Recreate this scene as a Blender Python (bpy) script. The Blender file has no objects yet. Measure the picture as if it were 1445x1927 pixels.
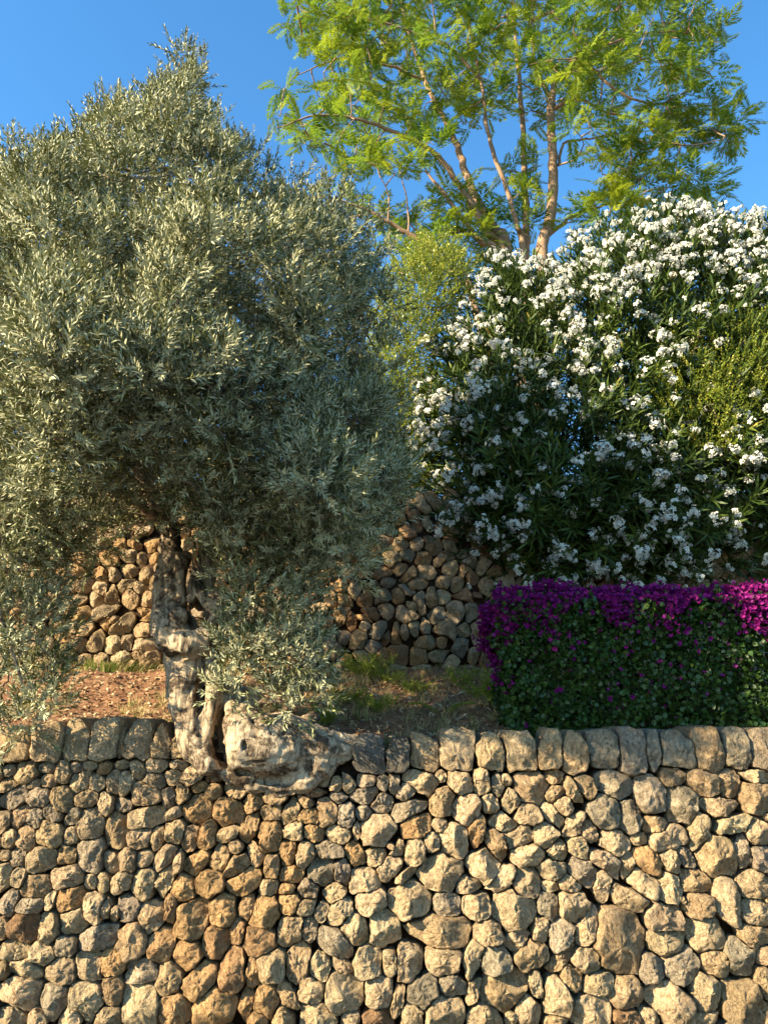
import bpy, math, random
import numpy as np
from mathutils import Vector, Matrix, noise as mnoise

R = math.radians
rng = np.random.default_rng(11)
random.seed(11)
scene = bpy.context.scene
COL = scene.collection

# ------------------------------------------------------------------ camera
EYE_Z, CAM_Y, PITCH, FPX = 1.75, -4.8, R(15.3), 1449.0
cam_data = bpy.data.cameras.new('camera')
cam = bpy.data.objects.new('camera', cam_data)
COL.objects.link(cam)
cam.location = (0, CAM_Y, EYE_Z)
cam.rotation_euler = (math.pi / 2 + PITCH, 0, 0)
cam_data.sensor_fit = 'HORIZONTAL'
cam_data.sensor_width = 36
cam_data.lens = 36 * FPX / 1445
cam_data.clip_end = 5000
scene.camera = cam

# ------------------------------------------------------------------ sky and sun
SUN_OFF, SUN_EL = R(27.5), R(27)          # angle off the wall plane towards the viewer's side, elevation
sdir = Vector((-math.cos(SUN_EL) * math.cos(SUN_OFF), -math.cos(SUN_EL) * math.sin(SUN_OFF), math.sin(SUN_EL)))
world = bpy.data.worlds.new('World')
scene.world = world
world.use_nodes = True
wn, wl = world.node_tree.nodes, world.node_tree.links
wn.clear()
sky = wn.new('ShaderNodeTexSky')
sky.sky_type = 'NISHITA'
sky.sun_disc = False
sky.sun_elevation = SUN_EL
sky.sun_rotation = math.atan2(sdir.x, sdir.y)
sky.altitude = 100
sky.air_density = 1.0
sky.dust_density = 0.2
sky.ozone_density = 3.0
bg = wn.new('ShaderNodeBackground')
bg.inputs['Strength'].default_value = 0.108
wo = wn.new('ShaderNodeOutputWorld')
hsv = wn.new('ShaderNodeHueSaturation')
hsv.inputs['Saturation'].default_value = 1.22
hsv.inputs['Hue'].default_value = 0.495
wl.new(sky.outputs[0], hsv.inputs['Color'])
wl.new(hsv.outputs[0], bg.inputs['Color'])
wl.new(bg.outputs[0], wo.inputs['Surface'])

sun_data = bpy.data.lights.new('sun', 'SUN')
sun_data.energy = 5.0
sun_data.angle = R(0.5)
sun_data.color = (1.0, 0.85, 0.60)
sun = bpy.data.objects.new('sun', sun_data)
COL.objects.link(sun)
sun.rotation_euler = (-sdir).to_track_quat('-Z', 'Y').to_euler()
sun.location = sdir * 30

vs = scene.view_settings
vs.view_transform = 'Standard'
vs.look = 'None'
vs.exposure = 1.8
vs.gamma = 1.0
scene.cycles.use_denoising = True
scene.cycles.max_bounces = 4
scene.cycles.diffuse_bounces = 1
scene.cycles.glossy_bounces = 1
scene.cycles.transmission_bounces = 2
scene.cycles.transparent_max_bounces = 4

# ------------------------------------------------------------------ helpers
CP, SP = math.cos(PITCH), math.sin(PITCH)

def at(px, py, Y):
    """photo pixel + distance behind the wall face -> world point"""
    a, b = (px - 722.5) / FPX, -(py - 963.5) / FPX
    d = (a, CP - b * SP, SP + b * CP)
    t = (Y - CAM_Y) / d[1]
    return Vector((d[0] * t, Y, EYE_Z + d[2] * t))

def at_np(px, py, Y):
    px, py, Y = np.broadcast_arrays(np.asarray(px, float), np.asarray(py, float), np.asarray(Y, float))
    a, b = (px - 722.5) / FPX, -(py - 963.5) / FPX
    dy, dz = CP - b * SP, SP + b * CP
    t = (Y - CAM_Y) / dy
    return np.stack([a * t, Y, EYE_Z + dz * t], -1)

def to_px(P):
    P = np.asarray(P, float)
    x, y, z = P[..., 0], P[..., 1] - CAM_Y, P[..., 2] - EYE_Z
    dep = y * CP + z * SP
    return 722.5 + FPX * x / dep, 963.5 - FPX * (-y * SP + z * CP) / dep

def mesh_np(name, V, faces_list, attr=None, smooth=False, attr_name='v'):
    """faces_list: list of int arrays (n,3) or (n,4)"""
    me = bpy.data.meshes.new(name)
    V = np.asarray(V, np.float32)
    me.vertices.add(len(V))
    me.vertices.foreach_set('co', V.ravel())
    loops = np.concatenate([f.ravel() for f in faces_list]).astype(np.int32)
    sizes = np.concatenate([np.full(len(f), f.shape[1]) for f in faces_list]).astype(np.int32)
    starts = np.concatenate([[0], np.cumsum(sizes)[:-1]]).astype(np.int32)
    me.loops.add(len(loops))
    me.loops.foreach_set('vertex_index', loops)
    me.polygons.add(len(sizes))
    me.polygons.foreach_set('loop_start', starts)
    try:
        me.polygons.foreach_set('loop_total', sizes)
    except Exception:
        pass
    if smooth:
        me.polygons.foreach_set('use_smooth', np.ones(len(sizes), bool))
    if attr is not None:
        attr = np.asarray(attr, np.float32)
        if attr.ndim == 1:
            a = me.attributes.new(attr_name, 'FLOAT', 'POINT')
            a.data.foreach_set('value', attr)
        else:
            a = me.attributes.new(attr_name, 'FLOAT_COLOR', 'POINT')
            a.data.foreach_set('color', attr.ravel())
    me.update(calc_edges=True)
    me.validate()
    return me

def link(name, me, mat=None, parent=None, loc=None, kind=None):
    o = bpy.data.objects.new(name, me)
    COL.objects.link(o)
    if mat is not None and me is not None and not me.materials:
        me.materials.append(mat)
    if parent is not None:
        o.parent = parent
    if loc is not None:
        o.location = loc
    if kind:
        o['kind'] = kind
    return o

def tag(o, label=None, cat=None, group=None, kind=None):
    if label: o['label'] = label
    if cat: o['category'] = cat
    if group: o['group'] = group
    if kind: o['kind'] = kind
    return o

def empty(name, loc, label=None, cat=None, group=None):
    o = bpy.data.objects.new(name, None)
    o.empty_display_size = 0.1
    COL.objects.link(o)
    o.location = loc
    return tag(o, label, cat, group)

def child(name, me, mat, root, kind=None):
    """mesh in world coordinates -> child of an unrotated, unscaled empty"""
    o = link(name, me, mat, root, kind=kind)
    o.location = -Vector(root.location)
    return o

def vnoise(P, s=1.0, seed=0.0):
    return np.array([mnoise.noise((p[0] * s + seed, p[1] * s - seed, p[2] * s + 2 * seed)) for p in P])

# ---- materials
def mat_new(name):
    m = bpy.data.materials.new(name)
    m.use_nodes = True
    n, l = m.node_tree.nodes, m.node_tree.links
    n.clear()
    out = n.new('ShaderNodeOutputMaterial')
    return m, n, l, out

def ramp(n, stops, interp='LINEAR'):
    r = n.new('ShaderNodeValToRGB')
    e = r.color_ramp.elements
    r.color_ramp.interpolation = interp
    while len(e) < len(stops):
        e.new(0.5)
    for k, (p, c) in enumerate(stops):
        e[k].position = p
        e[k].color = (*c, 1) if len(c) == 3 else c
    return r

def tex(n, l, kind, scale, detail=4, rough=0.6, vec=None, dist=0.0):
    t = n.new(kind)
    t.inputs['Scale'].default_value = scale
    if 'Detail' in t.inputs: t.inputs['Detail'].default_value = detail
    if 'Roughness' in t.inputs: t.inputs['Roughness'].default_value = rough
    if 'Distortion' in t.inputs: t.inputs['Distortion'].default_value = dist
    if vec is not None: l.new(vec, t.inputs['Vector'])
    return t

def mixc(n, l, a, b, fac, mode='MIX'):
    m = n.new('ShaderNodeMix')
    m.data_type = 'RGBA'
    m.blend_type = mode
    for s, v in ((6, a), (7, b), (0, fac)):
        if isinstance(v, (int, float)): m.inputs[s].default_value = v
        elif isinstance(v, tuple): m.inputs[s].default_value = (*v, 1)
        else: l.new(v, m.inputs[s])
    return m.outputs[2]

def leaf_mat(name, stops, back=None, trans=0.3, rough=0.45, spec=0.4, tcol=None, backmix=0.8):
    m, n, l, out = mat_new(name)
    a = n.new('ShaderNodeAttribute'); a.attribute_name = 'v'
    r = ramp(n, stops)
    l.new(a.outputs['Fac'], r.inputs[0])
    c = r.outputs[0]
    if back is not None:
        g = n.new('ShaderNodeNewGeometry')
        mm = n.new('ShaderNodeMath'); mm.operation = 'MULTIPLY'; mm.inputs[1].default_value = backmix
        l.new(g.outputs['Backfacing'], mm.inputs[0])
        c = mixc(n, l, c, back, mm.outputs[0])
    p = n.new('ShaderNodeBsdfPrincipled')
    p.inputs['Roughness'].default_value = rough
    p.inputs['Specular IOR Level'].default_value = spec
    l.new(c, p.inputs['Base Color'])
    t = n.new('ShaderNodeBsdfTranslucent')
    if tcol is None:
        l.new(c, t.inputs['Color'])
    else:
        tc = mixc(n, l, c, tcol, 0.6)
        l.new(tc, t.inputs['Color'])
    mx = n.new('ShaderNodeMixShader'); mx.inputs[0].default_value = trans
    l.new(p.outputs[0], mx.inputs[1]); l.new(t.outputs[0], mx.inputs[2])
    l.new(mx.outputs[0], out.inputs['Surface'])
    return m

def stone_mat(name):
    m, n, l, out = mat_new(name)
    a = n.new('ShaderNodeAttribute'); a.attribute_name = 'tint'
    g = n.new('ShaderNodeNewGeometry')
    pos = g.outputs['Position']
    big = tex(n, l, 'ShaderNodeTexNoise', 9, 3, 0.6, pos)
    mid = tex(n, l, 'ShaderNodeTexNoise', 38, 5, 0.7, pos, 0.6)
    fine = tex(n, l, 'ShaderNodeTexNoise', 150, 4, 0.7, pos)
    wob = n.new('ShaderNodeVectorMath'); wob.operation = 'MULTIPLY_ADD'
    l.new(mid.outputs['Color'], wob.inputs[0]); wob.inputs[1].default_value = (0.045, 0.045, 0.045); l.new(pos, wob.inputs[2])
    vor = tex(n, l, 'ShaderNodeTexVoronoi', 34, vec=wob.outputs[0])
    rb = ramp(n, [(0.3, (0.78, 0.74, 0.70)), (0.6, (1.04, 1.02, 1.0)), (0.8, (1.12, 1.0, 0.84))])
    l.new(big.outputs['Fac'], rb.inputs[0])
    c = mixc(n, l, a.outputs['Color'], rb.outputs[0], 1.0, 'MULTIPLY')
    rm = ramp(n, [(0.30, (0.42, 0.33, 0.25)), (0.44, (0.9, 0.86, 0.81)), (0.68, (1.15, 1.13, 1.08))])
    l.new(mid.outputs['Fac'], rm.inputs[0])
    c = mixc(n, l, c, rm.outputs[0], 0.9, 'MULTIPLY')
    rf = ramp(n, [(0.32, (0.6, 0.57, 0.54)), (0.6, (1.08, 1.08, 1.08))])
    l.new(fine.outputs['Fac'], rf.inputs[0])
    c = mixc(n, l, c, rf.outputs[0], 0.75, 'MULTIPLY')
    p = n.new('ShaderNodeBsdfPrincipled')
    p.inputs['Roughness'].default_value = 0.92
    p.inputs['Specular IOR Level'].default_value = 0.15
    l.new(c, p.inputs['Base Color'])
    b0 = n.new('ShaderNodeBump'); b0.inputs['Strength'].default_value = 0.75; b0.inputs['Distance'].default_value = 0.018
    l.new(vor.outputs['Distance'], b0.inputs['Height'])
    b1 = n.new('ShaderNodeBump'); b1.inputs['Strength'].default_value = 1.0; b1.inputs['Distance'].default_value = 0.03
    l.new(mid.outputs['Fac'], b1.inputs['Height']); l.new(b0.outputs[0], b1.inputs['Normal'])
    b2 = n.new('ShaderNodeBump'); b2.inputs['Strength'].default_value = 0.8; b2.inputs['Distance'].default_value = 0.008
    l.new(fine.outputs['Fac'], b2.inputs['Height']); l.new(b1.outputs[0], b2.inputs['Normal'])
    l.new(b2.outputs[0], p.inputs['Normal'])
    l.new(p.outputs[0], out.inputs['Surface'])
    return m

def soil_mat(name, stops, scale=7.0, bump=0.02):
    m, n, l, out = mat_new(name)
    g = n.new('ShaderNodeNewGeometry'); pos = g.outputs['Position']
    a = tex(n, l, 'ShaderNodeTexNoise', scale, 8, 0.75, pos)
    b = tex(n, l, 'ShaderNodeTexNoise', scale * 9, 5, 0.7, pos)
    r = ramp(n, stops)
    l.new(a.outputs['Fac'], r.inputs[0])
    rf = ramp(n, [(0.3, (0.55, 0.5, 0.45)), (0.65, (1.2, 1.18, 1.12))])
    l.new(b.outputs['Fac'], rf.inputs[0])
    c = mixc(n, l, r.outputs[0], rf.outputs[0], 0.8, 'MULTIPLY')
    p = n.new('ShaderNodeBsdfPrincipled')
    p.inputs['Roughness'].default_value = 0.95
    p.inputs['Specular IOR Level'].default_value = 0.1
    l.new(c, p.inputs['Base Color'])
    bb = n.new('ShaderNodeBump'); bb.inputs['Strength'].default_value = 0.9; bb.inputs['Distance'].default_value = bump
    l.new(b.outputs['Fac'], bb.inputs['Height']); l.new(bb.outputs[0], p.inputs['Normal'])
    l.new(p.outputs[0], out.inputs['Surface'])
    return m

def bark_mat(name, light, mid_c, dark, scale=(30, 30, 5), dark_at=0.38, bump=0.012, patch=None):
    m, n, l, out = mat_new(name)
    g = n.new('ShaderNodeNewGeometry')
    mp = n.new('ShaderNodeMapping'); mp.inputs['Scale'].default_value = scale
    l.new(g.outputs['Position'], mp.inputs['Vector'])
    a = tex(n, l, 'ShaderNodeTexNoise', 1.0, 6, 0.65, mp.outputs[0], 0.8)
    b = tex(n, l, 'ShaderNodeTexNoise', 60, 5, 0.7, g.outputs['Position'])
    big = tex(n, l, 'ShaderNodeTexNoise', 4.5, 3, 0.6, g.outputs['Position'])
    r = ramp(n, [(dark_at - 0.08, dark), (dark_at + 0.06, mid_c), (0.68, light)])
    l.new(a.outputs['Fac'], r.inputs[0])
    rf = ramp(n, [(0.3, (0.6, 0.58, 0.55)), (0.62, (1.1, 1.1, 1.08))])
    l.new(b.outputs['Fac'], rf.inputs[0])
    c = mixc(n, l, r.outputs[0], rf.outputs[0], 0.7, 'MULTIPLY')
    if patch is not None:
        rp = ramp(n, [(0.5, (0, 0, 0)), (0.58, (1, 1, 1))])
        pn = tex(n, l, 'ShaderNodeTexNoise', 6.5, 6, 0.75, g.outputs['Position'], 0.4)
        l.new(pn.outputs['Fac'], rp.inputs[0])
        c2 = mixc(n, l, c, patch, 1.0, 'MULTIPLY')
        c = mixc(n, l, c, c2, rp.outputs[0])
    p = n.new('ShaderNodeBsdfPrincipled')
    p.inputs['Roughness'].default_value = 0.85
    p.inputs['Specular IOR Level'].default_value = 0.2
    l.new(c, p.inputs['Base Color'])
    b1 = n.new('ShaderNodeBump'); b1.inputs['Strength'].default_value = 0.9; b1.inputs['Distance'].default_value = bump
    l.new(a.outputs['Fac'], b1.inputs['Height'])
    b2 = n.new('ShaderNodeBump'); b2.inputs['Strength'].default_value = 0.4; b2.inputs['Distance'].default_value = 0.005
    l.new(b.outputs['Fac'], b2.inputs['Height']); l.new(b1.outputs[0], b2.inputs['Normal'])
    l.new(b2.outputs[0], p.inputs['Normal'])
    l.new(p.outputs[0], out.inputs['Surface'])
    return m

M = {}
M['stone'] = stone_mat('limestone')
M['soil'] = soil_mat('terrace soil', [(0.3, (0.16, 0.075, 0.04)), (0.5, (0.27, 0.14, 0.075)), (0.62, (0.36, 0.22, 0.12)), (0.75, (0.42, 0.30, 0.17))])
M['core'] = soil_mat('wall earth', [(0.3, (0.025, 0.015, 0.009)), (0.7, (0.07, 0.04, 0.022))])
M['road'] = soil_mat('asphalt', [(0.3, (0.045, 0.045, 0.045)), (0.7, (0.075, 0.073, 0.07))], 20, 0.006)
M['olive_bark'] = bark_mat('olive bark', (0.54, 0.43, 0.29), (0.34, 0.25, 0.155), (0.022, 0.016, 0.012), (26, 26, 6), 0.38, 0.02, patch=(0.22, 0.20, 0.19))
M['twig'] = bark_mat('twig bark', (0.30, 0.24, 0.17), (0.22, 0.16, 0.10), (0.09, 0.06, 0.04), (40, 40, 12), 0.3, 0.003)
M['jac_bark'] = bark_mat('smooth brown bark', (0.36, 0.24, 0.15), (0.26, 0.16, 0.09), (0.10, 0.06, 0.035), (22, 22, 9), 0.3, 0.006)
M['olive_leaf'] = leaf_mat('olive leaf', [(0.0, (0.042, 0.058, 0.014)), (0.5, (0.15, 0.162, 0.052)), (1.0, (0.46, 0.44, 0.20))],
                           back=(0.46, 0.44, 0.26), trans=0.08, rough=0.55, spec=0.2)
M['jac_leaf'] = leaf_mat('feathery leaf', [(0.0, (0.07, 0.16, 0.015)), (0.45, (0.17, 0.26, 0.02)), (1.0, (0.33, 0.37, 0.02))],
                         trans=0.5, rough=0.5, spec=0.3)
M['ole_leaf'] = leaf_mat('oleander leaf', [(0.0, (0.025, 0.048, 0.008)), (0.6, (0.065, 0.10, 0.014)), (0.93, (0.14, 0.17, 0.025)), (1.0, (0.45, 0.30, 0.06))],
                         trans=0.2, rough=0.5, spec=0.25)
M['bush_leaf'] = leaf_mat('bush leaf', [(0.0, (0.12, 0.18, 0.018)), (0.6, (0.28, 0.32, 0.03)), (1.0, (0.50, 0.44, 0.07))], trans=0.4, rough=0.4)
M['boug_leaf'] = leaf_mat('bougainvillea leaf', [(0.0, (0.02, 0.048, 0.008)), (0.7, (0.05, 0.10, 0.016)), (1.0, (0.12, 0.17, 0.03))], trans=0.25, rough=0.4)
M['bract'] = leaf_mat('magenta bract', [(0.0, (0.11, 0.003, 0.075)), (0.6, (0.22, 0.007, 0.15)), (1.0, (0.38, 0.025, 0.18))], trans=0.3, rough=0.6, spec=0.2)
M['petal'] = leaf_mat('white petal', [(0.0, (0.72, 0.69, 0.54)), (1.0, (0.82, 0.80, 0.70))], trans=0.3, rough=0.6, spec=0.2)
M['grass'] = leaf_mat('grass blade', [(0.0, (0.07, 0.13, 0.015)), (0.5, (0.17, 0.20, 0.03)), (0.75, (0.33, 0.27, 0.09)), (1.0, (0.52, 0.42, 0.20))], trans=0.35, rough=0.6, spec=0.2)
M['fennel'] = leaf_mat('feathery weed', [(0.0, (0.14, 0.22, 0.02)), (1.0, (0.40, 0.40, 0.06))], trans=0.4, rough=0.6, spec=0.2)
M['litter'] = leaf_mat('dry leaf', [(0.0, (0.16, 0.085, 0.045)), (0.5, (0.36, 0.22, 0.11)), (1.0, (0.62, 0.48, 0.28))], trans=0.1, rough=0.8, spec=0.1)
# ------------------------------------------------------------------ ground, terraces
WALL_TOP = 1.63
BACK_Y = 1.95                     # face of the rear retaining wall
BACK_FOOT = at(500, 1258, BACK_Y).z
BACK_TOP = at(720, 955, BACK_Y + 0.12).z

def grid_mesh(name, x0, x1, y0, y1, nx, ny, zf):
    xs, ys = np.linspace(x0, x1, nx), np.linspace(y0, y1, ny)
    X, Y = np.meshgrid(xs, ys)
    P = np.stack([X.ravel(), Y.ravel(), np.zeros(X.size)], -1)
    P[:, 2] = zf(P)
    i = np.arange(nx * ny).reshape(ny, nx)
    F = np.stack([i[:-1, :-1].ravel(), i[:-1, 1:].ravel(), i[1:, 1:].ravel(), i[1:, :-1].ravel()], -1)
    return mesh_np(name, P, [F], smooth=True)

def terrace_z(x, y):
    t = np.clip((y - 0.15) / (BACK_Y - 0.15), -0.2, 1.2)
    return (WALL_TOP - 0.035) + (BACK_FOOT - WALL_TOP + 0.035) * (0.75 * t + 0.25 * t * t)

def terrace_zf(P):
    return terrace_z(P[:, 0], P[:, 1]) + 0.035 * vnoise(P, 2.2, 3.0) + 0.022 * vnoise(P, 7.0, 9.0) + 0.012 * vnoise(P, 19.0, 5.0)

o = link('road', grid_mesh('road', -400, 400, -400, -0.02, 5, 5, lambda P: np.zeros(len(P))), M['road'], kind='structure')
o = link('terrace_ground', grid_mesh('terrace_ground', -5.5, 5.5, 0.10, BACK_Y + 0.12, 240, 60, terrace_zf), M['soil'], kind='structure')
o = link('upper_terrace_ground', grid_mesh('upper_terrace_ground', -400, 400, BACK_Y + 0.14, 600, 40, 40,
         lambda P: BACK_TOP - 0.06 + 0 * P[:, 0]), M['soil'], kind='structure')

# ------------------------------------------------------------------ stones
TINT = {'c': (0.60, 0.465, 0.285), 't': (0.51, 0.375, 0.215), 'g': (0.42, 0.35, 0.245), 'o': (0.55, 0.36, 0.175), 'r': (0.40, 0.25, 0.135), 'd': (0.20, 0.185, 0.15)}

class Stone:
    __slots__ = ('u', 'v', 'a', 'b', 'ang', 'c', 'coping', 'sq')

def tint_of(code):
    b = np.array(TINT[code])
    return np.clip(b * (1 + rng.normal(0, 0.10)) * (1 + rng.normal(0, 0.012, 3)), 0.03, 0.72)

def stone_outline(S, k, near, grow, gap, nseg):
    """star-shaped outline of stone k, cut back where a neighbour is nearer"""
    s = S[k]
    th = np.linspace(0, 2 * np.pi, nseg, endpoint=False) + rng.uniform(0, 0.2)
    dirs = np.stack([np.cos(th), np.sin(th)], -1)
    def norm(j, P):
        t = S[j]
        ca, sa = math.cos(t.ang), math.sin(t.ang)
        dx, dy = P[..., 0] - t.u, P[..., 1] - t.v
        p = (dx * ca + dy * sa) / t.a
        q = (-dx * sa + dy * ca) / t.b
        return (np.abs(p) ** t.sq + np.abs(q) ** t.sq) ** (1 / t.sq)
    rmax = max(s.a, s.b) * 1.9
    rr = np.linspace(0.02, 1, 60) * rmax
    P = np.array([s.u, s.v]) + dirs[:, None, :] * rr[None, :, None]
    own = norm(k, P)
    ok = own < grow
    for j in near:
        dj = norm(j, P)
        mean = 0.25 * (s.a + s.b + S[j].a + S[j].b)
        ok &= own * (1 + gap / mean) < dj
    bad = ~ok
    first = np.where(bad.any(1), bad.argmax(1), len(rr) - 1)
    rad = rr[np.maximum(first - 1, 2)]
    # random chords make the outline angular
    for _ in range(2):
        ph = rng.uniform(0, 2 * np.pi)
        m = np.interp(ph, np.r_[th, th[0] + 2 * np.pi], np.r_[rad, rad[0]])
        c = np.cos(th - ph)
        lim = np.where(c > 0.2, m * rng.uniform(0.92, 1.0) / np.maximum(c, 0.2), 9)
        rad = np.minimum(rad, lim)
    # straight-edged: a few corners joined by chords
    nc = int(rng.integers(5, 9))
    ca_ = np.sort((np.arange(nc) + rng.uniform(-0.33, 0.33, nc)) * 2 * np.pi / nc + rng.uniform(0, 1))
    win = np.pi / nc
    cr_ = np.array([rad[np.abs((th - a + np.pi) % (2 * np.pi) - np.pi) < win * 0.55].max() if (np.abs((th - a + np.pi) % (2 * np.pi) - np.pi) < win * 0.55).any() else np.interp(a % (2 * np.pi), th, rad) for a in ca_])
    C_ = np.stack([np.cos(ca_), np.sin(ca_)], -1) * cr_[:, None]
    pr = np.full(nseg, 9.0)
    for a, b in zip(C_, np.roll(C_, -1, 0)):
        e = b - a
        den = dirs[:, 0] * e[1] - dirs[:, 1] * e[0]
        t = (a[0] * e[1] - a[1] * e[0]) / np.where(np.abs(den) < 1e-9, 1e-9, den)
        w = (a[0] * dirs[:, 1] - a[1] * dirs[:, 0]) / np.where(np.abs(den) < 1e-9, 1e-9, -den)
        okk = (t > 0) & (w > -0.01) & (w < 1.01)
        pr = np.where(okk, np.minimum(pr, t), pr)
    pr = np.where(pr > 8, rad, pr)
    rad = np.minimum(0.6 * pr + 0.4 * rad, rad * 1.03)
    rad = rad * (1 + rng.normal(0, 0.028, nseg))
    return dirs * rad[:, None]

RF = np.array([1.0, 1.0, 0.985, 0.94, 0.85, 0.72, 0.56, 0.38, 0.20])
RD = np.array([-1.9, -0.30, 0.48, 0.82, 0.95, 0.99, 1.0, 1.02, 1.03])

def stone_mesh(O, size, bulge, nseg, flat=0.0):
    """outline (u,v) -> vertices (x, y, z) with the face towards -y"""
    nr = len(RF)
    cu, cv = rng.uniform(-0.12, 0.12, 2) * size
    U = np.zeros((nr, nseg)); V = np.zeros((nr, nseg)); D = np.zeros((nr, nseg))
    for i in range(nr):
        w = 1 - RF[i]
        U[i] = O[:, 0] * RF[i] + cu * w
        V[i] = O[:, 1] * RF[i] + cv * w
        D[i] = RD[i] * bulge
    U = np.r_[U.ravel(), cu]; V = np.r_[V.ravel(), cv]; D = np.r_[D.ravel(), bulge]
    front = D > -0.1 * bulge
    for _ in range(7):
        ph = rng.uniform(0, 2 * np.pi)
        sl = rng.uniform(0.1, 0.85) * (1 - flat)
        c0 = bulge * rng.uniform(0.72, 1.05)
        pl = c0 - sl * (U * math.cos(ph) + V * math.sin(ph))
        D = np.where(front, np.minimum(D, np.maximum(pl, -0.1 * bulge)), D)
    sd = rng.uniform(0, 50)
    P = np.stack([U, V, D], -1)
    n1 = vnoise(P, 17, sd); n2 = vnoise(P, 42, sd + 7); n3 = vnoise(P, 90, sd + 3)
    k = np.where(front, 1.0, 0.3)
    D = D + k * (0.016 * n1 + 0.016 * (np.abs(n2) - 0.25) + 0.009 * n3 + rng.normal(0, 0.0008, len(D))) * (1 - 0.4 * flat)
    U = U + 0.006 * np.roll(n1, 5) + 0.005 * n3
    V = V + 0.006 * np.roll(n2, 9) + 0.004 * n3
    i = np.arange(nr * nseg).reshape(nr, nseg)
    j = np.roll(i, -1, axis=1)
    Q = np.stack([i[:-1].ravel(), j[:-1].ravel(), j[1:].ravel(), i[1:].ravel()], -1)
    last = np.full(nseg, nr * nseg)
    T = np.stack([i[-1], j[-1], last], -1)
    return np.stack([U, -D, V], -1), Q, T

def build_wall(root, S, visible, y_of, name='stone', nseg=30, grow=1.75, gap=0.0048, bulge=(0.045, 0.085), limit=270, lean=0.0):
    """first `limit` most visible stones become parts, the others one stuff part"""
    cen = np.array([[s.u, s.v] for s in S]); rad = np.array([max(s.a, s.b) for s in S])
    order = sorted(range(len(S)), key=lambda k: -(visible[k] * S[k].a * S[k].b))
    n_parts = 0
    nseg_full = nseg
    rv, rq, rt, rc, off = [], [], [], [], 0
    for k in order:
        d = np.hypot(*(cen - cen[k]).T)
        near = [j for j in np.argsort(d)[1:22] if d[j] < (rad[j] + rad[k]) * 1.5]
        s = S[k]
        nseg = nseg_full if visible[k] > 0 and n_parts < limit else 13
        O = stone_outline(S, k, near, grow, gap, nseg)
        size = math.sqrt(s.a * s.b)
        bl = np.clip(size * rng.uniform(0.7, 1.15), *bulge) * (1.0 if not s.coping else 0.9)
        V, Q, T = stone_mesh(O, size, bl, nseg, flat=0.45 if s.coping else 0.0)
        depth = rng.uniform(-0.012, 0.02)
        V[:, 1] += depth
        if lean:
            V[:, 1] += V[:, 2] * lean
        if s.coping:                                   # coping reaches back as a block
            V[:nseg, 1] += 0.20
        tint = tint_of(s.c)
        ppx, ppy = to_px((s.u, y_of(s.v), s.v))
        if y_of(s.v) < 0.5 and not s.coping:          # iron-stained belt of the front wall
            w = max(0, 1 - abs(ppx - 430 - 0.1 * (ppy - 1600)) / 200) * min(max((ppy - 1430) / 80, 0), 1)
            tint = tint + (np.array(TINT['o']) * rng.uniform(0.8, 1.05) - tint) * w * rng.uniform(0.1, 1.0)
        loc = Vector((s.u, y_of(s.v), s.v))
        if visible[k] > 0 and n_parts < limit:
            me = mesh_np(name, V, [Q, T], np.tile(np.r_[tint, 1], (len(V), 1)), attr_name='tint')
            me.materials.append(M['stone'])
            o = link('coping_stone' if s.coping else name, me, None, root)
            o.location = loc - Vector(root.location)
            n_parts += 1
        else:
            rv.append(V + np.array(loc)); rq.append(Q + off); rt.append(T + off); rc.append(np.tile(np.r_[tint, 1], (len(V), 1)))
            off += len(V)
    if rv:
        me = mesh_np('loose_stones', np.concatenate(rv), [np.concatenate(rq), np.concatenate(rt)], np.concatenate(rc), attr_name='tint')
        child('stone_infill', me, M['stone'], root, kind='stuff')
    return n_parts

def mk(u, v, a, b, ang, c, coping=False, sq=2.7):
    s = Stone(); s.u, s.v, s.a, s.b, s.ang, s.c, s.coping, s.sq = u, v, a, b, ang, c, coping, sq
    return s

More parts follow.
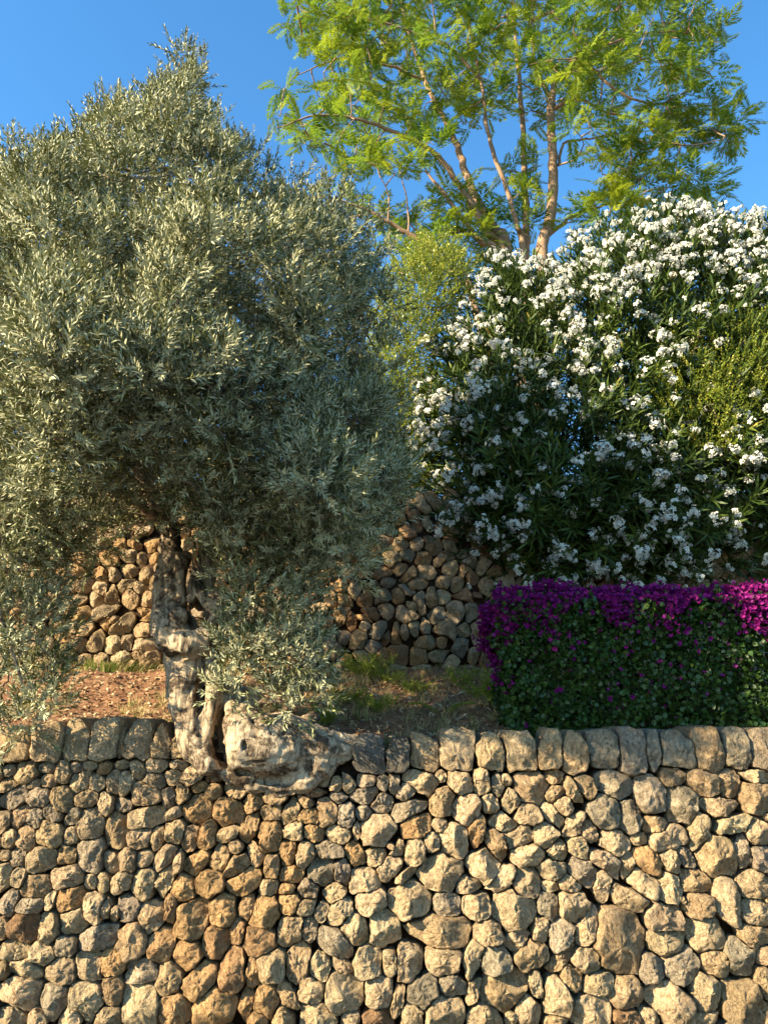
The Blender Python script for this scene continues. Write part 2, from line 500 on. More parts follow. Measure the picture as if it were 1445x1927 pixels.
K = 400.0 / 1445.0
CROPS = {
 (0, 1427): """70 90 85 80 0 g|190 100 140 150 0 t|8 115 30 80 0 t|320 65 130 75 0 g|435 105 105 160 0 c|530 60 95 70 0 g|625 55 110 60 0 c|710 75 110 90 40 o|830 45 105 65 0 c|940 78 145 95 -50 c|1065 55 150 90 0 c|1215 45 130 70 0 c|1320 120 170 130 45 c|1420 125 60 80 0 r|
55 185 125 100 30 t|235 175 120 60 30 c|330 160 110 95 0 c|555 160 160 135 30 c|665 160 125 110 0 c|775 170 90 175 0 c|865 180 95 190 0 c|1055 155 165 105 -20 g|1185 130 115 115 0 c|1355 195 130 75 25 o|1245 235 145 100 -65 t|
95 275 180 150 30 g|270 270 160 140 0 g|430 280 145 185 8 t|595 275 150 120 0 t|725 310 95 160 0 c|840 320 125 95 -25 g|995 250 205 160 -10 c|1160 270 100 150 0 g|1185 375 130 90 45 g|1340 350 190 200 0 o|
140 385 175 105 65 t|40 425 85 145 0 c|250 410 105 150 0 g|365 375 140 105 -40 g|510 400 165 85 48 g|630 445 165 205 0 c|795 500 145 270 0 t|995 395 270 150 15 c|1195 500 125 165 -5 c|1405 525 110 205 -12 o|1295 560 105 220 -10 t|
65 550 90 140 0 c|195 545 130 180 8 t|340 520 190 180 -30 t|490 525 95 145 0 c|950 550 165 140 0 c|1065 550 155 90 70 c|
35 665 85 85 0 c|125 670 120 130 0 g|285 685 215 175 20 c|460 655 130 130 0 t|625 665 185 225 0 g|755 705 190 115 -60 c|870 690 125 160 10 c|980 685 105 125 0 c|1125 680 210 115 50 c|1215 710 65 190 -4 c|1335 715 210 150 50 o|
35 800 95 190 0 c|140 810 95 140 0 c|465 805 225 150 5 c|255 870 220 165 0 t|620 840 85 110 0 c|710 840 95 135 0 c|825 835 150 135 30 c|985 860 160 215 0 c|1115 835 230 110 65 c|1250 880 150 200 0 o""",
 (350, 1427): """195 110 100 95 0 r|195 230 125 110 30 o|300 130 120 120 0 r|330 235 180 90 -15 t|455 300 140 125 20 t|290 350 195 180 0 o|605 280 150 90 0 t|570 375 150 120 0 c|720 370 185 100 55 c|820 295 135 75 -20 t|840 395 145 110 0 o|960 370 140 210 0 t|870 235 170 70 0 r|1020 185 90 85 0 t|1110 190 90 110 0 g|1225 160 145 90 0 g|1345 170 90 105 0 g|1410 180 85 150 0 g|1215 260 200 115 15 g|1040 270 140 75 -15 g|1335 310 150 130 0 g|1090 390 110 200 0 g|1205 375 105 105 0 g|
435 480 225 100 60 t|575 530 150 220 0 o|735 500 135 130 0 c|870 510 170 115 -30 o|1035 515 190 130 -20 c|1160 510 60 140 0 c|1310 495 255 220 8 c|
290 525 145 95 32 c|340 600 105 90 0 c|480 655 185 105 -72 c|695 640 115 185 -5 o|815 665 185 130 70 c|970 625 215 120 -12 g|1150 650 185 110 -60 o|1295 675 150 130 10 c|1410 605 110 100 0 c|
235 685 185 130 65 c|350 735 205 120 42 c|580 745 110 180 -6 t|720 800 165 125 0 o|910 780 190 200 0 g|1070 775 125 175 0 g|1215 825 220 155 0 c|1380 745 190 150 35 c|
160 840 200 180 0 o|400 840 245 155 18 o|565 875 135 120 0 c|690 890 110 110 0 o|835 880 145 130 0 g|1010 905 150 105 25 c""",
 (700, 1427): """225 240 155 115 50 g|340 165 260 150 -32 c|470 125 80 90 0 c|600 165 200 150 -25 c|740 150 125 185 0 c|850 180 185 80 -75 g|910 150 80 80 0 c|1075 200 260 220 -15 t|1240 130 155 90 0 t|1360 235 250 90 -65 t|
250 340 290 140 30 g|475 290 165 220 -15 t|640 345 210 190 25 c|800 315 110 135 0 c|950 290 130 190 15 c|1240 240 155 95 30 t|1300 320 130 130 0 c|1225 390 200 100 -48 c|1040 375 215 145 0 c|885 440 215 110 -12 c|300 460 220 175 15 o|710 505 110 245 -10 o|1370 450 220 110 62 c|
465 455 115 100 0 c|555 560 185 255 12 c|405 570 110 140 20 c|850 585 235 120 -65 t|1000 535 215 130 25 c|1180 525 170 170 0 c|160 610 130 120 0 c|300 635 155 185 10 c|1050 660 250 150 8 c|1255 630 140 140 0 c|1390 600 175 120 -50 c|
200 815 250 70 35 t|470 780 310 255 0 c|755 740 255 205 -15 c|890 810 260 125 48 c|1050 850 180 220 10 c|1230 760 205 145 -15 c|650 860 200 115 0 c|1215 880 130 100 0 c|1340 860 190 130 -35 c""",
 (1045, 1427): """205 200 185 105 -68 t|400 180 245 175 -20 g|325 365 230 215 -40 g|510 405 150 240 5 g|640 245 220 270 5 g|785 120 180 140 0 t|855 320 210 245 0 g|1000 165 230 165 -22 t|1170 170 145 205 0 t|1350 125 190 85 0 c|1360 275 205 215 0 t|1110 330 285 115 -4 c|670 450 185 115 3 t|565 555 115 105 10 c|775 540 275 165 12 c|975 500 285 120 78 c|1190 450 310 110 14 c|1365 505 150 190 10 c|1430 400 50 60 0 c|
395 570 230 150 -18 c|230 500 175 95 -65 c|330 690 280 120 -42 c|180 780 240 150 -35 g|485 720 90 190 -10 c|630 700 240 130 -48 o|780 700 180 125 -65 c|885 670 170 100 -52 g|1100 670 300 280 15 t|1265 640 265 120 -75 g|1390 685 140 200 0 g|
315 870 125 220 -8 c|590 850 225 140 -18 c|775 870 140 200 0 c|955 840 210 160 -5 t|1340 850 190 200 0 c""",
 (0, 1677): """65 95 110 190 -12 g|220 95 210 110 6 g|350 60 75 150 -8 c|485 60 220 160 22 o|640 120 150 220 12 c|730 125 160 70 72 c|880 120 165 190 0 g|785 150 70 150 0 c|1030 180 180 220 0 c|1165 130 95 200 0 o|1295 210 240 270 10 o|
20 240 70 190 0 t|165 255 200 210 0 r|340 250 150 215 0 c|505 205 210 185 15 c|670 310 280 175 15 g|900 340 200 270 0 t|1110 360 185 230 0 o|1280 440 220 225 0 o|
105 405 190 140 0 c|295 430 190 140 -20 c|455 370 155 150 0 g|600 510 190 220 0 c|770 490 180 190 0 o|960 550 240 175 0 g|1160 600 180 250 -10 t|1350 600 330 180 55 o|
180 535 250 125 -8 c|420 545 240 185 10 c|25 540 60 130 0 t|140 690 270 240 -5 c|375 745 210 230 0 g|595 730 270 215 -40 c|760 680 140 200 0 t|955 780 250 280 0 c|1190 800 220 230 0 o|
80 850 170 140 0 c|270 850 150 100 0 c|490 850 180 130 0 c|740 860 190 150 0 c""",
 (350, 1677): """260 140 180 220 -12 o|415 120 175 115 50 t|355 270 110 190 0 r|540 140 210 220 0 o|200 350 220 220 0 r|505 340 230 200 0 r|700 80 140 180 0 o|820 115 165 90 8 c|915 155 100 130 0 g|710 270 180 230 -8 c|845 265 115 160 -8 g|1005 345 315 180 -18 g|1055 145 220 115 42 c|1150 270 190 220 0 c|1260 75 230 150 15 c|1350 255 210 270 0 c|
320 540 180 330 -4 r|455 560 105 220 8 o|580 515 200 230 0 c|760 490 160 300 -8 c|910 520 140 190 0 c|1055 510 180 90 -30 c|1235 485 200 220 0 c|1410 480 150 220 0 c|
200 800 310 230 20 o|410 770 250 100 72 o|545 730 170 220 0 o|700 740 280 110 -58 c|850 680 180 180 0 c|1080 705 270 270 0 c|1320 690 220 220 0 c|890 850 250 170 -10 c|480 880 140 100 0 o|670 860 140 130 0 c|1120 870 140 100 0 c|1310 860 240 140 0 r|1430 760 240 100 78 t""",
 (700, 1677): """250 60 300 230 0 c|505 95 185 175 0 g|710 110 200 160 0 c|960 130 315 250 -15 c|1200 90 150 200 0 g|
460 275 440 220 -3 t|790 275 210 160 -5 c|985 325 215 115 38 c|1145 260 110 180 -10 c|1280 310 170 230 -18 g|
210 480 270 230 0 c|480 475 250 180 0 c|675 465 270 115 65 c|845 465 200 200 0 g|1080 440 240 165 15 t|1270 465 300 90 40 t|
350 685 220 185 50 g|540 650 180 140 0 g|690 680 250 80 72 c|890 690 330 270 20 t|1115 640 250 95 -78 c|1260 720 210 290 0 c|1350 595 180 160 -40 t|
270 840 150 160 0 c|490 810 280 200 0 c|760 840 240 150 0 c|1065 810 200 165 -65 c|945 870 90 80 0 c|1250 880 180 80 0 t""",
 (1045, 1677): """130 90 220 220 0 c|480 50 260 150 -25 c|970 100 185 190 0 t|1165 90 170 400 5 c|1350 140 200 170 -5 c|740 190 260 160 -3 c|1030 290 270 245 10 c|440 340 345 450 0 t|210 250 280 130 70 c|750 360 265 175 0 c|1330 310 245 140 -15 t|650 530 160 230 0 g|855 510 265 200 30 g|1080 490 190 180 -10 t|1245 450 190 280 15 g|1420 440 110 160 0 c|
200 460 210 155 -20 c|290 625 245 150 12 c|480 690 240 215 10 t|770 750 345 250 -25 c|1030 690 190 260 0 c|1270 750 300 320 10 t|1415 620 120 220 0 t|240 810 270 230 0 c|470 860 190 110 0 r|640 860 130 130 0 c|1000 870 270 90 8 c""",
}
# top course: pixel boxes x0 y0 x1 y1 colour
COPING = """-20 1384 62 1432 t|64 1377 121 1433 c|121 1372 172 1432 c|170 1370 222 1430 c|222 1376 236 1430 t|237 1374 285 1430 c|287 1378 321 1428 t|322 1382 350 1430 t|
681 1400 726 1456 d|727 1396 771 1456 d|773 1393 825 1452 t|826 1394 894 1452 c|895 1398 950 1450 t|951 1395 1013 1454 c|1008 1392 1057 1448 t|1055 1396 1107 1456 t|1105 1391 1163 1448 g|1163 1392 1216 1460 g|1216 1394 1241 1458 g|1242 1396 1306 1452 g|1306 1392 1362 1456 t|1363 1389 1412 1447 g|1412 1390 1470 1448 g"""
SC = 4.8 / FPX * 1.0
def build_front_wall():
    S, vis = [], []
    for (ox, oy), txt in CROPS.items():
        for e in txt.replace('\n', '').split('|'):
            if not e.strip(): continue
            x, y, w, h, a, c = e.split()
            x, y, w, h, a = map(float, (x, y, w, h, a))
            px, py = ox + x * K, oy + y * K
            p = at(px, py, 0.0); q = at(px + 1, py, 0.0); r = at(px, py + 1, 0.0)
            s1, s2 = q.x - p.x, p.z - r.z
            sc = 0.5 * (s1 + s2)
            S.append(mk(p.x, p.z, w * K * sc / 2 * 1.05, h * K * sc / 2 * 1.05, R(a), c)); vis.append(1.0)
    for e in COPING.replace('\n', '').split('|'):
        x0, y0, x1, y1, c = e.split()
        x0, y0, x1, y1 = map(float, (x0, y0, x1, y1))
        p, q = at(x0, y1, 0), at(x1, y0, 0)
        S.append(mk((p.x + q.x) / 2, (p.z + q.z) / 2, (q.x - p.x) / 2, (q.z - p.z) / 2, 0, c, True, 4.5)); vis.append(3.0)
    # chinking: small stones in whatever gaps are left, and stones past the picture's edges
    def under_root(t):
        a, b = to_px((t.u, 0, t.v))
        return ((a - 512) / 112) ** 2 + ((b - 1432) / 50) ** 2 < 1
    kk = [i for i in range(len(S)) if not under_root(S[i])]
    S, vis = [S[i] for i in kk], [vis[i] for i in kk]
    top = lambda u: WALL_TOP - 0.20
    def worst(u, v):
        m = 9
        for t in S:
            dx, dy = u - t.u, v - t.v
            ca, sa = math.cos(t.ang), math.sin(t.ang)
            d = (abs((dx * ca + dy * sa) / t.a) ** 2.5 + abs((-dx * sa + dy * ca) / t.b) ** 2.5) ** 0.4
            m = min(m, (d - 1) * min(t.a, t.b))
        return m
    for size, tries in ((0.055, 500), (0.032, 1000), (0.018, 1600)):
        for _ in range(tries):
            u, v = rng.uniform(-2.75, 2.75), rng.uniform(0.05, top(0))
            g = worst(u, v)
            if g > size * 0.72:
                px, py = to_px((u, 0, v))
                inside = (0 < px < 1445) and py < 1925
                if ((px - 512) / 112) ** 2 + ((py - 1432) / 50) ** 2 < 1: continue
                c = rng.choice(list('cctgo' if 260 < px < 640 else 'ccctg'))
                s = mk(u, v, size * rng.uniform(0.9, 1.3), size * rng.uniform(0.7, 1.0), rng.uniform(0, 3.1), c)
                S.append(s); vis.append(0.3 if inside else 0)
    # off-frame stretches and the foot of the wall
    for side in (-1, 1):
        for r_ in range(11):
            for c_ in range(11):
                u = side * (2.52 + 0.155 * c_ + (0.07 if r_ % 2 else 0) + rng.normal(0, 0.015)); v = 0.07 + 0.145 * r_ + rng.normal(0, 0.012)
                if worst(u, v) > 0.03:
                    S.append(mk(u, v, rng.uniform(0.06, 0.09), rng.uniform(0.055, 0.08), rng.uniform(-0.6, 0.6), rng.choice(list('cctg')), sq=2.9)); vis.append(0)
    for c_ in range(36):
        u = -2.6 + 0.15 * c_
        if worst(u, 0.06) > 0.02:
            S.append(mk(u, 0.06, 0.08, 0.07, 0, rng.choice(list('ctg')))); vis.append(0)
    root = empty('dry_stone_wall', (0, 0.15, 0), 'tall sunlit dry stone retaining wall of cream and orange limestone under the olive', 'stone wall')
    root['kind'] = 'thing'
    # earth packing behind the stones
    x = 4.4
    V = [(-x, 0.085, -0.02), (x, 0.085, -0.02), (x, 0.40, -0.02), (-x, 0.40, -0.02), (-x, 0.085, WALL_TOP - 0.06), (x, 0.085, WALL_TOP - 0.06), (x, 0.40, WALL_TOP - 0.03), (-x, 0.40, WALL_TOP - 0.03)]
    F = np.array([(0, 1, 5, 4), (1, 2, 6, 5), (2, 3, 7, 6), (3, 0, 4, 7), (4, 5, 6, 7), (3, 2, 1, 0)])
    child('earth_core', mesh_np('earth_core', V, [F]), M['core'], root)
    n = build_wall(root, S, vis, lambda v: 0.0, limit=296)
    return S, n
FRONT, n_front = build_front_wall()
print('front stones', len(FRONT), n_front)

def build_back_wall():
    S, vis = [], []
    lean = 0.10
    z0, z1 = BACK_FOOT - 0.10, BACK_TOP - 0.02
    sp = 0.15
    rows = int((z1 - z0) / (sp * 0.86)) + 1
    for r_ in range(rows):
        for c_ in range(58):
            u = -4.3 + sp * (c_ + 0.5 * (r_ % 2)) + rng.normal(0, 0.036)
            v = z0 + 0.07 + r_ * sp * 0.86 + rng.normal(0, 0.032)
            px, py = to_px((u, BACK_Y, v))
            inside = (90 < px < 320 and 1000 < py < 1275) or (560 < px < 970 and 930 < py < 1275)
            a = sp * rng.uniform(0.36, 0.78); b = sp * rng.uniform(0.32, 0.58)
            S.append(mk(u, v, a, b, rng.uniform(-1.2, 1.2), rng.choice(list('cctttgor')) if px > 350 else rng.choice(list('ccttto')), sq=2.8)); vis.append(1 if inside else 0)
    root = empty('dry_stone_wall', (0, BACK_Y + 0.2, BACK_FOOT), 'rough dry stone terrace wall at the back, behind the olive trunk', 'stone wall')
    root['kind'] = 'thing'
    x = 4.6; y0 = BACK_Y + 0.055
    V = [(-x, y0, z0 - 0.1), (x, y0, z0 - 0.1), (x, y0 + 0.4, z0 - 0.1), (-x, y0 + 0.4, z0 - 0.1), (-x, y0 + 0.09, z1 - 0.03), (x, y0 + 0.09, z1 - 0.03), (x, y0 + 0.4, z1 - 0.03), (-x, y0 + 0.4, z1 - 0.03)]
    F = np.array([(0, 1, 5, 4), (1, 2, 6, 5), (2, 3, 7, 6), (3, 0, 4, 7), (4, 5, 6, 7), (3, 2, 1, 0)])
    child('earth_core', mesh_np('earth_core', V, [F]), M['core'], root)
    build_wall(root, S, vis, lambda v: BACK_Y + lean * (v - z0), nseg=22, grow=1.7, gap=0.005, bulge=(0.05, 0.085), limit=200, lean=0.0)
build_back_wall()
# ------------------------------------------------------------------ plant building blocks
def unit(v):
    v = np.asarray(v, float)
    return v / np.maximum(np.linalg.norm(v, axis=-1, keepdims=True), 1e-9)

def frames(D, roll):
    """rotation matrices (N,3,3) whose columns are x', y', z' with z' = D"""
    D = unit(D)
    ref = np.where(np.abs(D[:, 2:3]) > 0.95, np.array([[1.0, 0, 0]]), np.array([[0, 0, 1.0]]))
    X = unit(np.cross(ref, D)); Y = np.cross(D, X)
    c, s = np.cos(roll)[:, None], np.sin(roll)[:, None]
    return np.stack([X * c + Y * s, -X * s + Y * c, D], -1)

def leaf_diamond(L, W, fold=0.25, droop=0.0):
    """leaf along +z in its own frame, flat in x; 4 verts, 2 tris"""
    V = np.array([(0, 0, 0), (-W / 2, fold * W, L * 0.45), (W / 2, fold * W, L * 0.45), (0, -droop * L, L)])
    return V, np.array([(0, 2, 1), (1, 2, 3)])

def leaf_lance(L, W, fold=0.2, droop=0.1):
    V = np.array([(0, 0, 0), (-W * .45, fold * W, L * .3), (W * .45, fold * W, L * .3), (-W * .42, fold * W - droop * L * .4, L * .66), (W * .42, fold * W - droop * L * .4, L * .66), (0, -droop * L, L)])
    return V, np.array([(0, 2, 1), (1, 2, 4), (1, 4, 3), (3, 4, 5)])

def join(items):
    """items: list of (V, T, a) -> one"""
    vs_, ts_, as_, off = [], [], [], 0
    for V, T, a in items:
        vs_.append(V); ts_.append(T + off); as_.append(np.broadcast_to(a, len(V)))
        off += len(V)
    return np.concatenate(vs_), np.concatenate(ts_), np.concatenate(as_)

def scatter(templates, which, P, Rm, S, A):
    """place templates; A is an offset added to the template's per-vertex value"""
    vs_, ts_, as_, off = [], [], [], 0
    for k, (V, T, a) in enumerate(templates):
        m = np.where(which == k)[0]
        if not len(m): continue
        W = np.einsum('nij,vj->nvi', Rm[m], V) * S[m][:, None, None] + P[m][:, None, :]
        n, v = len(m), len(V)
        vs_.append(W.reshape(-1, 3))
        ts_.append((T[None] + (np.arange(n) * v)[:, None, None]).reshape(-1, 3) + off)
        as_.append(np.clip(a[None, :] + A[m][:, None], 0, 1).ravel())
        off += n * v
    return np.concatenate(vs_), np.concatenate(ts_), np.concatenate(as_)

def stick(p, q, r0, r1, n=3):
    p, q = np.asarray(p, float), np.asarray(q, float)
    f = frames((q - p)[None], np.zeros(1))[0]
    th = np.arange(n) * 2 * np.pi / n
    c = np.stack([np.cos(th), np.sin(th), 0 * th], -1) @ f.T
    V = np.concatenate([p + c * r0, q + c * r1])
    i = np.arange(n); j = (i + 1) % n
    return V, np.concatenate([np.stack([i, j, j + n], -1), np.stack([i, j + n, i + n], -1)])

def tubes(paths, n=8, wob=0.0, seed=0.0):
    """paths: list of (points (k,3), radii (k,)) -> one tri mesh"""
    vs_, ts_, off = [], [], 0
    for P, r in paths:
        P = np.asarray(P, float); r = np.asarray(r, float)
        T = unit(np.gradient(P, axis=0))
        up = np.array([0.3, 0.9, 0.1]) if abs(T[0] @ np.array([0.3, 0.9, 0.1])) < 0.9 else np.array([1.0, 0, 0])
        X = unit(np.cross(T, up)); Y = np.cross(T, X)
        th = np.arange(n) * 2 * np.pi / n
        ring = P[:, None, :] + r[:, None, None] * (np.cos(th)[None, :, None] * X[:, None, :] + np.sin(th)[None, :, None] * Y[:, None, :])
        if wob:
            flat = ring.reshape(-1, 3)
            w = vnoise(flat, 9, seed) * 0.6 + vnoise(flat, 25, seed + 4) * 0.4
            ring = (flat + unit(flat - np.repeat(P, n, 0)) * (w * wob * np.repeat(r, n))[:, None]).reshape(ring.shape)
        k = len(P)
        i = np.arange(k * n).reshape(k, n); j = np.roll(i, -1, 1)
        a, b, c, d = i[:-1].ravel(), j[:-1].ravel(), j[1:].ravel(), i[1:].ravel()
        vs_.append(ring.reshape(-1, 3)); ts_.append(np.concatenate([np.stack([a, b, c], -1), np.stack([a, c, d], -1)]) + off)
        off += k * n
    return np.concatenate(vs_), np.concatenate(ts_)

def smooth_path(pts, rad, m=6):
    """Catmull-Rom through points"""
    P = np.asarray(pts, float); r = np.asarray(rad, float)
    Q = np.concatenate([[2 * P[0] - P[1]], P, [2 * P[-1] - P[-2]]])
    out, ro = [], []
    for i in range(len(P) - 1):
        a, b, c, d = Q[i:i + 4]
        for t in np.linspace(0, 1, m, endpoint=False):
            out.append(0.5 * ((2 * b) + (c - a) * t + (2 * a - 5 * b + 4 * c - d) * t * t + (-a + 3 * b - 3 * c + d) * t ** 3))
            ro.append(r[i] + (r[i + 1] - r[i]) * t)
    out.append(P[-1]); ro.append(r[-1])
    return np.array(out), np.array(ro)

def grow_to(targets, nodes, r_tip=0.004, r_base=0.011, jitter=0.12, lift=0.1):
    """reach every target from the nearest point of the skeleton; returns twig paths"""
    N = np.asarray(nodes, float)
    T = np.asarray(targets, float)
    d0 = np.array([np.min(np.linalg.norm(N - t, axis=1)) for t in T])
    paths = []
    for k in np.argsort(d0):
        t = T[k]
        d = np.linalg.norm(N - t, axis=1)
        p = N[np.argmin(d)]
        L = np.linalg.norm(t - p)
        if L < 0.02: continue
        m = max(3, int(L / 0.12))
        s = np.linspace(0, 1, m + 1)[:, None]
        off = rng.normal(0, 1, 3) * L * jitter
        off[2] -= lift * L
        path = p + (t - p) * s + off * np.sin(np.pi * s) + np.r_[np.zeros((1, 3)), rng.normal(0, 0.012, (m - 1, 3)), np.zeros((1, 3))]
        r0 = min(r_base * (0.6 + L), r_base * 1.8)
        paths.append((path, np.linspace(r0, r_tip, m + 1)))
        N = np.concatenate([N, path[1:]])
    return paths

# pillow-shaped crown from an outline in the picture, given real depth
def inside_poly(x, y, poly):
    px, py = np.asarray(poly, float).T
    c = np.zeros(np.shape(x), bool)
    j = len(px) - 1
    for i in range(len(px)):
        m = ((py[i] > y) != (py[j] > y)) & (x < (px[j] - px[i]) * (y - py[i]) / (py[j] - py[i] + 1e-9) + px[i])
        c ^= m
        j = i
    return c

def poly_dist(x, y, poly):
    P = np.asarray(poly, float); Q = np.roll(P, -1, 0)
    best = np.full(np.shape(x), 1e9)
    for a, b in zip(P, Q):
        ab = b - a
        t = np.clip(((x - a[0]) * ab[0] + (y - a[1]) * ab[1]) / (ab @ ab), 0, 1)
        best = np.minimum(best, np.hypot(x - a[0] - t * ab[0], y - a[1] - t * ab[1]))
    return best

def pillow(poly, n, Yc, depth, Rpx, front=0.6, shell=(0.75, 1.05), lump=0.2, min_sep=0, inset=0, back=1.0):
    """n points on/in the pillow: positions, outward directions, pixel coords, side"""
    P = np.asarray(poly, float)
    lo, hi = P.min(0), P.max(0)
    xs, ys = np.zeros(0), np.zeros(0)
    while len(xs) < n:
        x, y = rng.uniform(lo[0], hi[0], 4 * n), rng.uniform(lo[1], hi[1], 4 * n)
        m = inside_poly(x, y, P)
        x, y = x[m], y[m]
        if inset:
            m = poly_dist(x, y, P) > (inset(x, y) if callable(inset) else inset)
            x, y = x[m], y[m]
        if min_sep:
            keep = []
            for a, b in zip(x, y):
                if all((a - xs[k]) ** 2 + (b - ys[k]) ** 2 > min_sep ** 2 for k in range(max(0, len(xs) - 10 ** 6), len(xs))):
                    xs = np.r_[xs, a]; ys = np.r_[ys, b]
                if len(xs) >= n: break
            min_sep *= 0.93
        else:
            xs, ys = np.r_[xs, x], np.r_[ys, y]
    x, y = xs[:n], ys[:n]
    def h(x, y):
        q = np.clip(poly_dist(x, y, P) / Rpx, 0, 1)
        return depth * np.sqrt(np.maximum(1 - (1 - q) ** 2, 0.0))
    side = np.where(rng.uniform(size=n) < front, -1.0, 1.0)
    hh = h(x, y)
    lumpn = np.array([mnoise.noise((a / 130.0, b / 130.0, 7.7)) for a, b in zip(x, y)])
    yc = Yc(x, y) if callable(Yc) else Yc
    Y = yc + side * np.where(side > 0, back, 1.0) * hh * rng.uniform(*shell, n) + lump * lumpn
    W = at_np(x, y, Y)
    e = 12.0
    gx, gy = (h(x + e, y) - h(x - e, y)) / (2 * e), (h(x, y + e) - h(x, y - e)) / (2 * e)
    sc = 0.0040
    N = np.stack([-gx / sc, side * np.ones(n), gy / sc], -1)
    return W, unit(N), x, y, side, hh

# ------------------------------------------------------------------ distance-field trunk (surface nets)
def surface_nets(F, origin, h):
    nx, ny, nz = F.shape
    ins = F < 0
    cell = np.zeros((nx - 1, ny - 1, nz - 1), np.int8)
    corners = [(i, j, k) for i in (0, 1) for j in (0, 1) for k in (0, 1)]
    sl = lambda c: (slice(c[0], nx - 1 + c[0]), slice(c[1], ny - 1 + c[1]), slice(c[2], nz - 1 + c[2]))
    for c in corners: cell += ins[sl(c)]
    act = (cell > 0) & (cell < 8)
    idx = np.argwhere(act)
    num = np.full(act.shape, -1, np.int64)
    num[act] = np.arange(len(idx))
    acc = np.zeros((len(idx), 3)); cnt = np.zeros(len(idx))
    for a in corners:
        for ax in range(3):
            if a[ax]: continue
            b = list(a); b[ax] = 1
            fa = F[idx[:, 0] + a[0], idx[:, 1] + a[1], idx[:, 2] + a[2]]
            fb = F[idx[:, 0] + b[0], idx[:, 1] + b[1], idx[:, 2] + b[2]]
            m = (fa < 0) != (fb < 0)
            t = np.where(m, fa / np.where(m, fa - fb, 1), 0)
            p = np.tile(np.array(a, float), (len(idx), 1)); p[:, ax] = t
            acc[m] += p[m]; cnt[m] += 1
    V = (idx + acc / cnt[:, None]) * h + origin
    quads = []
    for ax in range(3):
        o1, o2 = [(1, 2), (2, 0), (0, 1)][ax]
        s0 = [slice(None)] * 3; s1 = [slice(None)] * 3
        s0[ax] = slice(0, F.shape[ax] - 1); s1[ax] = slice(1, None)
        ch = ins[tuple(s0)] != ins[tuple(s1)]
        e = np.argwhere(ch)
        e = e[(e[:, o1] > 0) & (e[:, o2] > 0) & (e[:, o1] < F.shape[o1] - 1) & (e[:, o2] < F.shape[o2] - 1)]
        flip = ins[tuple(s0)][e[:, 0], e[:, 1], e[:, 2]]
        q = []
        for d1, d2 in ((0, 0), (-1, 0), (-1, -1), (0, -1)):
            c = e.copy(); c[:, o1] += d1; c[:, o2] += d2
            q.append(num[c[:, 0], c[:, 1], c[:, 2]])
        q = np.stack(q, -1)
        q[~flip] = q[~flip][:, ::-1]
        quads.append(q)
    return V, np.concatenate(quads)

def capsule(G, a, b, ra, rb, flat=None):
    a, b = np.array(a, float), np.array(b, float)
    ab = b - a
    P = G - a
    t = np.clip((P @ ab) / (ab @ ab + 1e-9), 0, 1)
    D = P - t[..., None] * ab
    return np.sqrt((D ** 2).sum(-1)) - (ra + (rb - ra) * t)

def ellipsoid(G, c, r):
    r = np.array(r, float)
    q = np.sqrt((((G - np.array(c, float)) / r) ** 2).sum(-1))
    return (q - 1) * r.min() * 1.15

def smin(a, b, k):
    hh = np.clip(0.5 + 0.5 * (b - a) / k, 0, 1)
    return b * (1 - hh) + a * hh - k * hh * (1 - hh)

def smax(a, b, k):
    return -smin(-a, -b, k)

